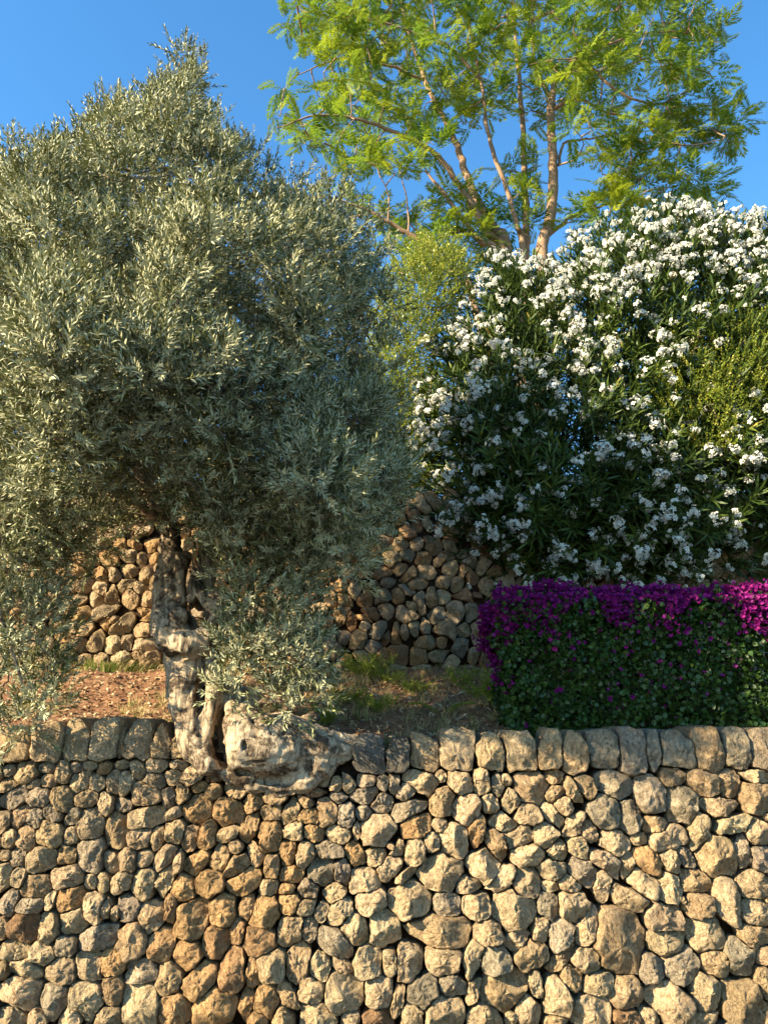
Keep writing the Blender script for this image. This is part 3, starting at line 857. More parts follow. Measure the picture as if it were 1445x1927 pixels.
def olive_trunk(root):
    h = 0.0125
    lo = np.array([at(262, 1500, 0.1).x, -0.36, 1.18]); hi = np.array([at(700, 1400, 0.1).x, 0.52, at(320, 985, 0.2).z])
    n = ((hi - lo) / h).astype(int) + 2
    ax = [lo[i] + h * np.arange(n[i]) for i in range(3)]
    G = np.stack(np.meshgrid(*ax, indexing='ij'), -1).astype(np.float32)
    px = 4.8 / FPX * 1.03                                  # metres per photo pixel near the trunk
    def chain(pts, k=0.03, F=None):
        for (x0, y0, Y0, r0), (x1, y1, Y1, r1) in zip(pts[:-1], pts[1:]):
            d = capsule(G, at(x0, y0, Y0), at(x1, y1, Y1), r0 * px, r1 * px)
            F = d if F is None else smin(F, d, k)
        return F
    # lower column (left), with its foot spilling over the coping
    F = chain([(392, 1440, -0.06, 20), (368, 1405, 0.02, 27), (360, 1345, 0.08, 33), (352, 1290, 0.10, 37), (350, 1235, 0.12, 40), (358, 1195, 0.14, 38)])
    F = chain([(330, 1270, 0.08, 16), (338, 1330, 0.05, 15), (356, 1400, 0.0, 15)], 0.02, F)
    F = chain([(400, 1240, 0.08, 15), (405, 1290, 0.03, 14), (393, 1345, 0.03, 13), (386, 1395, 0.0, 13)], 0.015, F)   # rib on the right of the column
    # heart of the stump, set back
    F = chain([(440, 1330, 0.24, 42), (470, 1400, 0.20, 55)], 0.05, F)
    F = chain([(372, 1300, 0.22, 34), (440, 1345, 0.25, 40)], 0.05, F)
    # the big swollen foot on the wall
    F = smin(F, ellipsoid(G, at(500, 1405, 0.02), (0.235, 0.22, 0.185)), 0.06)
    F = smin(F, ellipsoid(G, at(462, 1398, -0.01), (0.12, 0.20, 0.20)), 0.06)
    F = chain([(430, 1335, 0.10, 24), (450, 1372, 0.02, 44)], 0.06, F)
    F = chain([(540, 1405, 0.02, 52), (600, 1412, 0.03, 36), (645, 1408, 0.05, 20), (690, 1400, 0.08, 13)], 0.07, F)
    F = chain([(450, 1450, -0.02, 20), (480, 1474, -0.02, 15), (530, 1486, -0.02, 11), (575, 1470, -0.02, 16), (605, 1445, -0.02, 20)], 0.05, F)   # ragged lower lip
    F = chain([(398, 1432, -0.03, 12), (424, 1450, -0.03, 13), (452, 1466, -0.02, 11)], 0.03, F)
    F = smin(F, ellipsoid(G, at(515, 1455, 0.12), (0.26, 0.14, 0.12)), 0.03)
    F = chain([(590, 1350, 0.20, 13), (560, 1375, 0.12, 20)], 0.05, F)
    F = chain([(470, 1310, 0.20, 16), (505, 1340, 0.16, 20), (548, 1372, 0.10, 22)], 0.04, F)
    # upper burl with its knobs
    F = chain([(293, 1170, 0.06, 20), (318, 1195, 0.02, 27), (350, 1212, -0.02, 25), (385, 1208, 0.0, 22), (400, 1195, 0.05, 18)], 0.035, F)
    F = smin(F, ellipsoid(G, at(337, 1160, -0.03), (0.055, 0.06, 0.06)), 0.03)
    F = smin(F, ellipsoid(G, at(349, 1222, -0.03), (0.06, 0.07, 0.055)), 0.04)
    F = smin(F, ellipsoid(G, at(305, 1160, -0.01), (0.05, 0.06, 0.06)), 0.03)
    # upper stem and the strap that leaves it to the right
    F = chain([(322, 1165, 0.10, 33), (318, 1110, 0.10, 32), (318, 1060, 0.12, 26), (316, 1000, 0.16, 20), (322, 960, 0.2, 18)], 0.04, F)
    F = chain([(292, 1130, 0.10, 13), (296, 1060, 0.11, 11), (312, 1000, 0.14, 10)], 0.02, F)
    F = chain([(340, 1130, 0.04, 12), (336, 1070, 0.06, 11), (330, 1010, 0.10, 10)], 0.018, F)
    F = chain([(348, 1050, 0.12, 13), (360, 1090, 0.08, 17), (380, 1135, 0.06, 21), (405, 1160, 0.06, 17), (392, 1190, 0.10, 18)], 0.025, F)
    F = chain([(385, 1140, 0.08, 20), (425, 1142, 0.04, 20), (452, 1150, 0.03, 15)], 0.03, F)
    F = chain([(400, 1118, 0.08, 12), (440, 1112, 0.08, 11)], 0.02, F)
    F = chain([(385, 1135, 0.2, 20), (388, 1060, 0.24, 17), (390, 985, 0.28, 16)], 0.03, F)
    F = chain([(400, 1200, 0.12, 18), (402, 1245, 0.10, 13)], 0.03, F)
    # hollows
    cut = lambda c, r, k: smax(F, -ellipsoid(G, c, r), k)
    F = cut(at(410, 1376, -0.04), (0.042, 0.30, 0.16), 0.012)
    F = cut(at(418, 1425, -0.12), (0.040, 0.17, 0.07), 0.015)
    F = cut(at(505, 1473, -0.20), (0.13, 0.19, 0.036), 0.010)
    F = cut(at(560, 1462, -0.20), (0.05, 0.12, 0.022), 0.008)
    F = cut(at(452, 1458, -0.20), (0.06, 0.16, 0.026), 0.010)
    F = cut(at(508, 1381, -0.20), (0.012, 0.06, 0.011), 0.005)
    F = cut(at(459, 1404, -0.20), (0.014, 0.06, 0.026), 0.006)
    F = cut(at(640, 1444, -0.06), (0.035, 0.09, 0.024), 0.01)
    F = cut(at(600, 1464, -0.14), (0.035, 0.08, 0.032), 0.015)
    F = cut(at(377, 1305, 0.0), (0.030, 0.20, 0.13), 0.012)
    F = cut(at(368, 1158, 0.02), (0.040, 0.22, 0.11), 0.012)
    F = cut(at(350, 1080, 0.02), (0.020, 0.16, 0.15), 0.012)
    F = cut(at(325, 1236, -0.06), (0.09, 0.08, 0.024), 0.012)
    F = cut(at(412, 1183, 0.0), (0.06, 0.12, 0.032), 0.012)
    F = cut(at(505, 1335, 0.14), (0.10, 0.16, 0.03), 0.015)
    V, Q = surface_nets(F, lo, h)
    # fluting and pits along the grain
    me = mesh_np('trunk', V, [Q], smooth=True)
    N = np.zeros(len(V) * 3, np.float32)
    me.vertices.foreach_get('normal', N)
    N = N.reshape(-1, 3)
    W = np.stack([V[:, 0] * 1.0, V[:, 1], V[:, 2] * 0.28 + 0.15 * V[:, 0]], -1)
    d = 0.009 * vnoise(W, 26, 2.0) + 0.005 * vnoise(W, 60, 5.0) + 0.016 * vnoise(V, 8, 1.0) - 0.010 * np.maximum(vnoise(V, 20, 8.0) - 0.25, 0) * 4
    gx, gy = to_px(V)
    wr = np.clip((gx - 425) / 40, 0, 1) * np.clip((gy - 1320) / 40, 0, 1)
    B = np.stack([V[:, 0] * 0.22 - 0.10 * V[:, 2], V[:, 1], V[:, 2]], -1)
    fis = np.maximum(0.10 - np.abs(vnoise(B, 22, 12.0)), 0) / 0.10
    d = d * (1 - 0.5 * wr) + wr * (0.010 * vnoise(B, 30, 6.0) + 0.006 * vnoise(B, 70, 9.0) - 0.013 * fis) - (1 - wr) * 0.012 * np.maximum(0.09 - np.abs(vnoise(W, 20, 15.0)), 0) / 0.09
    V = V + N * d[:, None]
    me.vertices.foreach_set('co', V.astype(np.float32).ravel())
    me.update()
    return child('trunk', me, M['olive_bark'], root)

# ------------------------------------------------------------------ the olive
def olive_shoot(n_pairs, L, seed):
    r = np.random.default_rng(seed)
    items = []
    bend = r.normal(0, 0.10, 2)
    pts = [np.array([bend[0] * (t ** 2) * L, bend[1] * (t ** 2) * L, t * L]) for t in np.linspace(0, 1, 4)]
    for a, b, r0, r1 in ((pts[0], pts[3], 0.0022, 0.0009),):
        V, T = stick(a, b, r0, r1)
        items.append((V, T, 0.55))
    ph = r.uniform(0, 6.28)
    for i in range(n_pairs):
        t = 0.12 + 0.86 * i / (n_pairs - 1)
        base = np.array([bend[0] * t * t * L, bend[1] * t * t * L, t * L])
        for s in (0, 1):
            az = ph + i * 1.57 + s * np.pi + r.normal(0, 0.3)
            tilt = (0.95 - 0.5 * t) + r.normal(0, 0.18)
            d = np.array([math.cos(az) * math.sin(tilt), math.sin(az) * math.sin(tilt), math.cos(tilt)])
            ll = r.uniform(0.036, 0.054) * (1 - 0.35 * max(0, t - 0.7) / 0.3)
            V, T = leaf_diamond(ll, ll * r.uniform(0.20, 0.27), 0.22, r.uniform(-0.1, 0.15))
            f = frames(d[None], np.array([r.normal(0, 0.5)]))[0]
            items.append((V @ f.T + base, T, r.uniform(0.15, 0.75)))
    return join(items)

OLIVE_POLY = [(-110, 500), (-60, 380), (0, 285), (80, 275), (150, 255), (195, 195), (240, 195), (285, 150), (335, 100), (375, 115), (392, 210), (440, 255), (490, 305), (560, 340), (640, 375),
              (665, 420), (705, 485), (712, 600), (725, 700), (752, 790), (765, 900), (735, 990), (690, 1060), (640, 1095), (590, 1085), (520, 1060), (440, 1040), (400, 1000), (330, 985),
              (250, 1010), (180, 1060), (110, 1060), (-40, 1040), (-120, 900), (-140, 650)]
DROOP_POLY = [(-40, 1000), (110, 1000), (120, 1080), (100, 1200), (105, 1320), (70, 1380), (-30, 1370)]
LOW_POLY = [(400, 1010), (590, 1030), (610, 1100), (560, 1140), (600, 1190), (605, 1260), (590, 1310), (545, 1350), (480, 1310), (415, 1310), (430, 1240), (420, 1180), (445, 1110)]

def build_olive():
    root = empty('olive_tree', (at(430, 1400, 0.1).x, 0.12, WALL_TOP - 0.05),
                 'old olive with silvery crown and hollow gnarled trunk bulging over the front wall', 'tree')
    olive_trunk(root)
    # main limbs inside the crown
    def P(l): return [at(*q) for q in l]
    limbs = [([(318, 985, 0.2), (325, 900, 0.3), (335, 800, 0.42), (350, 650, 0.5), (345, 480, 0.5), (340, 300, 0.45), (350, 180, 0.4)], [.06, .055, .048, .04, .03, .02, .01]),
             ([(316, 990, 0.2), (270, 900, 0.1), (190, 780, 0.0), (100, 640, -0.05), (30, 480, 0.0)], [.05, .042, .034, .026, .014]),
             ([(318, 990, 0.2), (230, 930, -0.1), (120, 900, -0.35), (20, 960, -0.5), (-10, 1100, -0.45), (40, 1280, -0.3)], [.035, .03, .026, .02, .014, .008]),
             ([(390, 990, 0.28), (430, 890, 0.4), (500, 770, 0.55), (570, 620, 0.7), (600, 450, 0.8)], [.05, .045, .036, .026, .014]),
             ([(390, 990, 0.28), (470, 920, 0.1), (580, 860, -0.1), (680, 820, -0.1), (740, 800, 0.0)], [.04, .034, .026, .018, .01]),
             ([(340, 800, 0.42), (300, 700, 0.0), (260, 600, -0.4), (220, 460, -0.5)], [.035, .028, .02, .01]),
             ([(430, 890, 0.4), (440, 780, 0.0), (470, 690, -0.4), (480, 600, -0.5)], [.032, .026, .018, .01]),
             ([(350, 650, 0.5), (300, 560, 1.0), (280, 420, 1.2)], [.028, .02, .01]),
             ([(470, 920, 0.4), (540, 820, 0.9), (620, 700, 1.3)], [.028, .02, .01]),
             ([(430, 1130, 0.06), (470, 1080, 0.0), (520, 1060, -0.08), (540, 1120, -0.12), (510, 1230, -0.14), (520, 1310, -0.12)], [.022, .016, .013, .011, .008, .005])]
    paths = [smooth_path(P(a), b) for a, b in limbs]
    V, T = tubes(paths, 9, 0.25, 3.0)
    child('limb', mesh_np('limb', V, [T], smooth=True), M['olive_bark'], root)
    nodes = np.concatenate([p for p, r in paths])
    # foliage clumps
    depthc = lambda x, y: 0.02 - 0.28 * np.clip((330 - x) / 200, 0, 1) * np.clip((850 - y) / 150, 0, 1) + 0.22 * np.clip((x - 420) / 200, 0, 1) + 0.28 * np.clip((420 - x) / 200, 0, 1) * np.clip((y - 780) / 180, 0, 1)
    ins = lambda x, y: np.where(y > 860, 30, 72)
    C1, N1, x1, y1, s1, h1 = pillow(OLIVE_POLY, 330, depthc, 1.2, 300, 0.68, (0.68, 1.05), 0.45, min_sep=48, inset=ins, back=0.6)
    hole = np.array([mnoise.noise((a / 95.0, b / 95.0, 21.3)) for a, b in zip(x1, y1)])
    keep = ~((hole < -0.26 + 0.08 * (x1 > 330)) & (s1 < 0) & (y1 > 330) & (y1 < 960))
    C1, N1, x1, y1, h1 = C1[keep], N1[keep], x1[keep], y1[keep], h1[keep]
    C2, N2, x2, y2, s2, h2 = pillow(OLIVE_POLY, 300, depthc, 0.9, 300, 0.5, (0.0, 0.8), 0.2, inset=lambda x, y: np.where(y > 860, 40, 85), back=0.7)
    CE, NE, xe, ye, se, he = pillow(OLIVE_POLY, 900, depthc, 0.7, 300, 0.5, (0.3, 1.0), 0.1, inset=26)
    de = poly_dist(xe, ye, OLIVE_POLY)
    ke = np.where((de < 75) & (xe > -60))[0][:230]
    CE, NE = CE[ke], NE[ke] + np.array([0, 0, 0.6])
    C3, N3, *_ = pillow(DROOP_POLY, 34, -0.14, 0.20, 60, 0.6, (0.3, 1.0), 0.05, min_sep=30)
    C4, N4, *_ = pillow(LOW_POLY, 38, -0.16, 0.15, 60, 0.65, (0.2, 1.0), 0.05, min_sep=30)
    C6, N6, *_ = pillow([(360, 420), (680, 450), (720, 600), (740, 900), (650, 1000), (420, 960), (180, 900), (150, 780), (330, 760)], 120, 0.30, 0.35, 100, 0.5, (0.0, 1.0), 0.1, min_sep=40)
    SPIRE = [(338, 140), (372, 155), (330, 180), (302, 205), (358, 215), (262, 210), (222, 225), (190, 225), (285, 180), (385, 235), (25, 280), (60, 295), (98, 285), (140, 275), (165, 260),
             (440, 280), (470, 300), (505, 325), (550, 345), (600, 365), (650, 385), (345, 230), (310, 250), (20, 350), (20, 410), (690, 455), (715, 500), (722, 560), (20, 460), (345, 105), (375, 120)]
    C5 = np.array([at(a, b, 0.05 + rng.uniform(-0.2, 0.2)) for a, b in SPIRE]); N5 = np.tile(np.array([[0, -0.2, 1.0]]), (len(C5), 1))
    C = np.concatenate([C1, C2, C3, C4, C5, CE, C6]); N = np.concatenate([N1, N2, N3, N4, N5, NE, N6])
    cr = np.r_[rng.uniform(0.14, 0.23, len(C1)), rng.uniform(0.15, 0.25, len(C2)), rng.uniform(0.08, 0.14, len(C3)), rng.uniform(0.07, 0.13, len(C4)), rng.uniform(0.06, 0.10, len(C5)), rng.uniform(0.05, 0.11, len(CE)), rng.uniform(0.16, 0.24, len(C6))]
    cnt = np.r_[np.full(len(C1), 38), np.full(len(C2), 20), np.full(len(C3), 22), np.full(len(C4), 20), np.full(len(C5), 14), np.full(len(CE), 12), np.full(len(C6), 20)]
    cpx, cpy = to_px(C)
    thin = (cpx < 400) & (cpx > 90) & (cpy > 880) & (cpy < 1100)
    cnt = np.where(thin, (cnt * 0.5).astype(int), cnt)
    tw = grow_to(C, nodes, 0.003, 0.010, 0.10, 0.05)
    V, T = tubes(tw, 4)
    child('twig', mesh_np('twig', V, [T], smooth=True), M['twig'], root, kind='stuff')
    temps = [olive_shoot(int(rng.integers(9, 13)), rng.uniform(0.12, 0.20), 100 + k) for k in range(14)]
    ci = np.repeat(np.arange(len(C)), cnt)
    n = len(ci)
    D = unit(rng.normal(0, 1, (n, 3)) + N[ci] * 0.75 + np.array([0, 0, 0.35]))
    Pp = C[ci] + D * (cr[ci] * rng.uniform(0.25, 0.95, n))[:, None]
    G = unit(D + np.array([0, 0, 0.55]) + rng.normal(0, 0.25, (n, 3)))
    # tall shoots that break the top outline
    V, T, A = scatter(temps, rng.integers(0, len(temps), n), Pp, frames(G, rng.uniform(0, 6.28, n)), rng.uniform(0.72, 1.12, n), rng.normal(0, 0.08, n) + np.repeat(rng.normal(0, 0.08, len(C)), cnt))
    child('crown', mesh_np('crown', V, [T], A), M['olive_leaf'], root, kind='stuff')
    print('olive tris', len(T), 'shoots', n)
build_olive()
# ------------------------------------------------------------------ the feathery tree behind
def feather_leaf(seed):
    r = np.random.default_rng(seed)
    items = []
    L = 0.36
    V, T = stick((0, 0, 0), (0, -0.05, L), 0.003, 0.001); items.append((V, T, 0.3))
    k = 14
    for i in range(k):
        t = 0.18 + 0.8 * i / (k - 1)
        base = np.array([0, -0.05 * t * t, t * L])
        pl = 0.115 * (1 - 0.75 * abs(t - 0.5) ** 1.5) * (1.0 if t < 0.9 else 0.7)
        for s in (-1, 1):
            a = 1.05 - 0.25 * t + r.normal(0, 0.10)
            d = np.array([s * math.sin(a), -0.25 + r.normal(0, 0.12), math.cos(a)])
            V, T = leaf_diamond(pl, 0.020, 0.10, 0.12)
            f = frames(d[None], np.array([0.0]))[0]
            # lie in the plane of the leaf
            X = np.array([-f[:, 2][2] * s, 0, f[:, 2][0] * s]); X = X / np.linalg.norm(X)
            Yv = np.cross(f[:, 2], X)
            B = np.stack([X, Yv, f[:, 2]], -1)
            items.append((V @ B.T + base, T, r.uniform(0.25, 0.6)))
    V, T = leaf_diamond(0.07, 0.025, 0.1, 0.1)
    items.append((V + np.array([0, -0.05, L]), T, 0.6))
    return join(items)

TREE_Y = 4.6
CROWN_POLY = [(510, -220), (530, 20), (520, 60), (590, 110), (530, 120), (508, 200), (505, 262), (560, 285), (640, 290), (620, 340), (640, 372), (700, 330), (760, 360), (790, 320), (860, 255),
              (940, 225), (1010, 230), (1090, 300), (1160, 340), (1220, 300), (1330, 190), (1370, 130), (1372, 50), (1300, -60), (1290, -220), (1100, -420), (700, -420)]
SIDE_POLYS = [([(1290, 200), (1395, 185), (1402, 265), (1330, 275), (1250, 262)], 13), ([(1140, 330), (1250, 300), (1350, 340), (1345, 395), (1240, 405), (1130, 430), (1080, 410)], 26),
              ([(755, 395), (860, 350), (930, 400), (930, 470), (850, 500), (760, 470)], 22), ([(950, 300), (1020, 300), (1020, 440), (950, 430)], 8), ([(630, 330), (700, 390), (730, 420), (660, 420)], 6)]

def build_feathery_tree():
    base = at(985, 520, TREE_Y)
    g = BACK_TOP - 0.08
    root = empty('feathery_tree', (base.x, TREE_Y, g), 'tall feathery leaved tree with several slender brown stems behind the oleander', 'tree')
    def P(l, dy=0): return [at(x, y, TREE_Y + d) for x, y, d in l]
    low = Vector((base.x, TREE_Y, g))
    stems = [
        ([(1020, 500, 0), (1032, 430, 0), (1042, 340, 0), (1038, 250, 0), (1036, 190, 0.0), (1052, 140, 0.05), (1090, 120, 0.1)], [.085, .078, .07, .06, .055, .04, .028]),
        ([(990, 505, 0.1), (990, 430, 0.15), (987, 340, 0.2), (984, 250, 0.3), (975, 120, 0.4), (965, 0, 0.5), (960, -150, 0.5)], [.06, .052, .048, .04, .032, .022, .012]),
        ([(985, 500, 0), (972, 420, -0.1), (945, 330, -0.2), (920, 255, -0.3), (905, 150, -0.4), (880, 40, -0.5), (870, -100, -0.5)], [.05, .036, .032, .028, .022, .016, .009]),
        ([(960, 500, 0), (930, 430, 0.1), (895, 370, 0.2), (868, 300, 0.3), (850, 250, 0.4), (800, 150, 0.5), (760, 20, 0.6), (740, -120, 0.6)], [.08, .066, .06, .052, .044, .034, .02, .01]),
        ([(955, 510, -0.05), (920, 440, -0.1), (875, 365, -0.2), (830, 300, -0.3), (790, 270, -0.4), (710, 235, -0.6), (610, 215, -0.8), (520, 240, -0.9)], [.07, .05, .045, .04, .032, .024, .016, .007]),
        ([(950, 520, -0.1), (900, 450, -0.2), (840, 370, -0.3), (800, 320, -0.35)], [.05, .036, .028, .014]),
        ([(890, 560, -0.3), (860, 510, -0.4), (800, 460, -0.5), (745, 425, -0.6), (690, 395, -0.7), (630, 375, -0.8)], [.05, .042, .034, .026, .018, .01]),
        ([(1042, 200, 0), (1010, 130, 0.2), (1000, 40, 0.3), (1010, -100, 0.3)], [.04, .03, .02, .01]),
        ([(1055, 150, 0.05), (1105, 125, 0.1), (1160, 170, 0.1), (1230, 195, 0.1), (1290, 180, 0.2)], [.034, .028, .022, .014, .008]),
        ([(1090, 125, 0.1), (1150, 80, 0.0), (1230, 60, 0.0), (1320, 60, 0.0)], [.026, .02, .014, .007]),
        ([(1040, 205, 0), (1085, 185, -0.2), (1140, 210, -0.3), (1200, 225, -0.4), (1280, 272, -0.4), (1360, 262, -0.4)], [.032, .026, .02, .016, .011, .006]),
        ([(1050, 310, 0), (1062, 270, 0.1), (1110, 260, 0.2), (1160, 250, 0.3)], [.024, .02, .014, .008]),
        ([(905, 150, -0.4), (850, 90, -0.6), (780, 60, -0.8), (650, 20, -0.9)], [.024, .018, .013, .007]),
        ([(800, 150, 0.5), (720, 120, 0.3), (640, 110, 0.1), (560, 140, 0.0)], [.026, .02, .013, .007]),
        ([(1000, 40, 0.3), (1080, 0, 0.3), (1180, -60, 0.2), (1260, -120, 0.2)], [.02, .016, .011, .007]),
        ([(770, 445, -0.55), (765, 370, -0.5), (745, 300, -0.5)], [.013, .01, .006]),
        ([(730, 415, -0.6), (728, 360, -0.6), (700, 300, -0.6)], [.012, .009, .005]),
        ([(1035, 440, 0.2), (1090, 400, 0.4), (1170, 380, 0.5), (1280, 370, 0.5)], [.03, .024, .016, .008]),
    ]
    paths = []
    for a, b in stems:
        pts = P(a)
        if a[0][1] >= 500:
            pts = [low + (pts[0] - low) * 0.05] + pts
            b = [b[0] * 1.25] + b
        p, r = smooth_path(pts, b)
        p[1:-1] += rng.normal(0, 0.008, (len(p) - 2, 3))
        paths.append((p, r))
    trunk, limbs = paths[:7], paths[7:]
    for p in trunk:
        V, T = tubes([p], 10, 0.12, 1.0)
        child('trunk', mesh_np('trunk', V, [T], smooth=True), M['jac_bark'], root)
    for p in limbs:
        V, T = tubes([p], 8, 0.12, 2.0)
        child('branch', mesh_np('branch', V, [T], smooth=True), M['jac_bark'], root)
    nodes = np.concatenate([p for p, r in paths])
    nodes = nodes[nodes[:, 2] > at(1000, 480, TREE_Y).z]
    C, N, *_ = pillow(CROWN_POLY, 520, TREE_Y, 1.5, 220, 0.55, (0.15, 1.0), 0.3, min_sep=40, inset=14)
    cl = vnoise(C, 1.5, 6.0)
    C, N = C[cl > -0.24], N[cl > -0.24]
    for poly, k in SIDE_POLYS:
        c, nn, *_ = pillow(poly, k, TREE_Y, 0.35, 60, 0.5, (0.1, 1.0), 0.2, min_sep=28)
        C = np.concatenate([C, c]); N = np.concatenate([N, nn])
    tw = grow_to(C, nodes, 0.004, 0.013, 0.16, 0.12)
    V, T = tubes(tw, 5)
    child('twig', mesh_np('twig', V, [T], smooth=True), M['jac_bark'], root, kind='stuff')
    temps = [feather_leaf(300 + k) for k in range(6)]
    ci = np.repeat(np.arange(len(C)), 10)
    n = len(ci)
    az = rng.uniform(0, 6.28, n)
    el = rng.normal(0.15, 0.45, n)
    D = np.stack([np.cos(az) * np.cos(el), np.sin(az) * np.cos(el), np.sin(el)], -1)
    Pp = C[ci] + D * rng.uniform(0, 0.06, n)[:, None] + rng.normal(0, 0.055, (n, 3))
    # leaf blade faces the sky: y' = up-ish
    Z = unit(D); Xa = unit(np.cross(Z, np.array([0, 0, 1.0]) + rng.normal(0, 0.3, (n, 3)))); Ya = np.cross(Z, Xa)
    flip = np.sign(Ya[:, 2:3]); Xa, Ya = Xa * flip, Ya * flip
    F = np.stack([Xa, Ya, Z], -1)
    A = rng.normal(0, 0.10, n) + np.repeat(rng.normal(0.12, 0.18, len(C)), 10)
    V, T, A = scatter(temps, rng.integers(0, 6, n), Pp, F, rng.uniform(0.65, 1.1, n), A)
    child('crown', mesh_np('crown', V, [T], A), M['jac_leaf'], root, kind='stuff')
    print('feather tris', len(T))
build_feathery_tree()

# ------------------------------------------------------------------ oleander with white flowers
def oleander_shoot(seed):
    r = np.random.default_rng(seed)
    items = []
    L = 0.34
    V, T = stick((0, 0, -0.15), (0, 0, L), 0.005, 0.003); items.append((V, T, 0.35))
    ph = r.uniform(0, 6)
    for w in range(6):
        t = 0.15 + 0.85 * w / 5
        for s in range(3):
            az = ph + w * 1.05 + s * 2.09 + r.normal(0, 0.15)
            tilt = 1.25 - 0.75 * t + r.normal(0, 0.12)
            d = np.array([math.cos(az) * math.sin(tilt), math.sin(az) * math.sin(tilt), math.cos(tilt)])
            ll = r.uniform(0.12, 0.18)
            V, T = leaf_lance(ll, 0.021, 0.15, 0.12)
            # upper side of the leaf faces the shoot tip
            X = np.cross(d, [0, 0, 1.0]); X /= np.linalg.norm(X) + 1e-9
            B = np.stack([X, np.cross(d, X), d], -1)
            if B[2, 1] < 0: B = np.stack([-X, -np.cross(d, X), d], -1)
            v = r.uniform(0.1, 0.7)
            if r.uniform() < 0.015: v = 1.0
            items.append((V @ B.T + np.array([0, 0, t * L]), T, v))
    return join(items)

def flower(r, size):
    items = []
    for k in range(5):
        a = k * 1.2566
        c, s = math.cos(a), math.sin(a)
        X, Yv = np.array([c, s, 0]), np.array([-s, c, 0])
        pts = [np.array([0, 0, -0.004]), X * 0.55 * size - Yv * 0.36 * size + np.array([0, 0, 0.006]), X * 1.0 * size - Yv * 0.1 * size + np.array([0, 0, -0.004]),
               X * 0.98 * size + Yv * 0.28 * size + np.array([0, 0, -0.003]), X * 0.5 * size + Yv * 0.3 * size + np.array([0, 0, 0.008])]
        items.append((np.array(pts), np.array([(0, 1, 2), (0, 2, 3), (0, 3, 4)]), r.uniform(0.2, 1.0)))
    return join(items)

def flower_cluster(seed, nf):
    r = np.random.default_rng(seed)
    items = []
    for k in range(nf):
        d = unit(r.normal(0, 1, 3) * np.array([1, 1, 0.6]) + np.array([0, 0, 0.8]))
        p = d * r.uniform(0.03, 0.10) * np.array([1.15, 1.15, 0.8])
        V, T, a = flower(r, r.uniform(0.027, 0.035))
        f = frames((d + r.normal(0, 0.35, 3))[None], np.array([r.uniform(0, 6)]))[0]
        items.append((V @ f.T + p, T, a))
    return join(items)

OLE_POLY = [(800, 700), (830, 640), (870, 570), (905, 505), (940, 485), (1000, 500), (1050, 505), (1085, 450), (1150, 440), (1200, 405), (1280, 392), (1350, 398), (1410, 425), (1480, 410), (1560, 450),
            (1640, 560), (1660, 800), (1640, 1020), (1560, 1130), (1380, 1135), (1150, 1135), (1000, 1130), (900, 1110), (840, 1070), (815, 1000), (800, 900), (785, 800)]

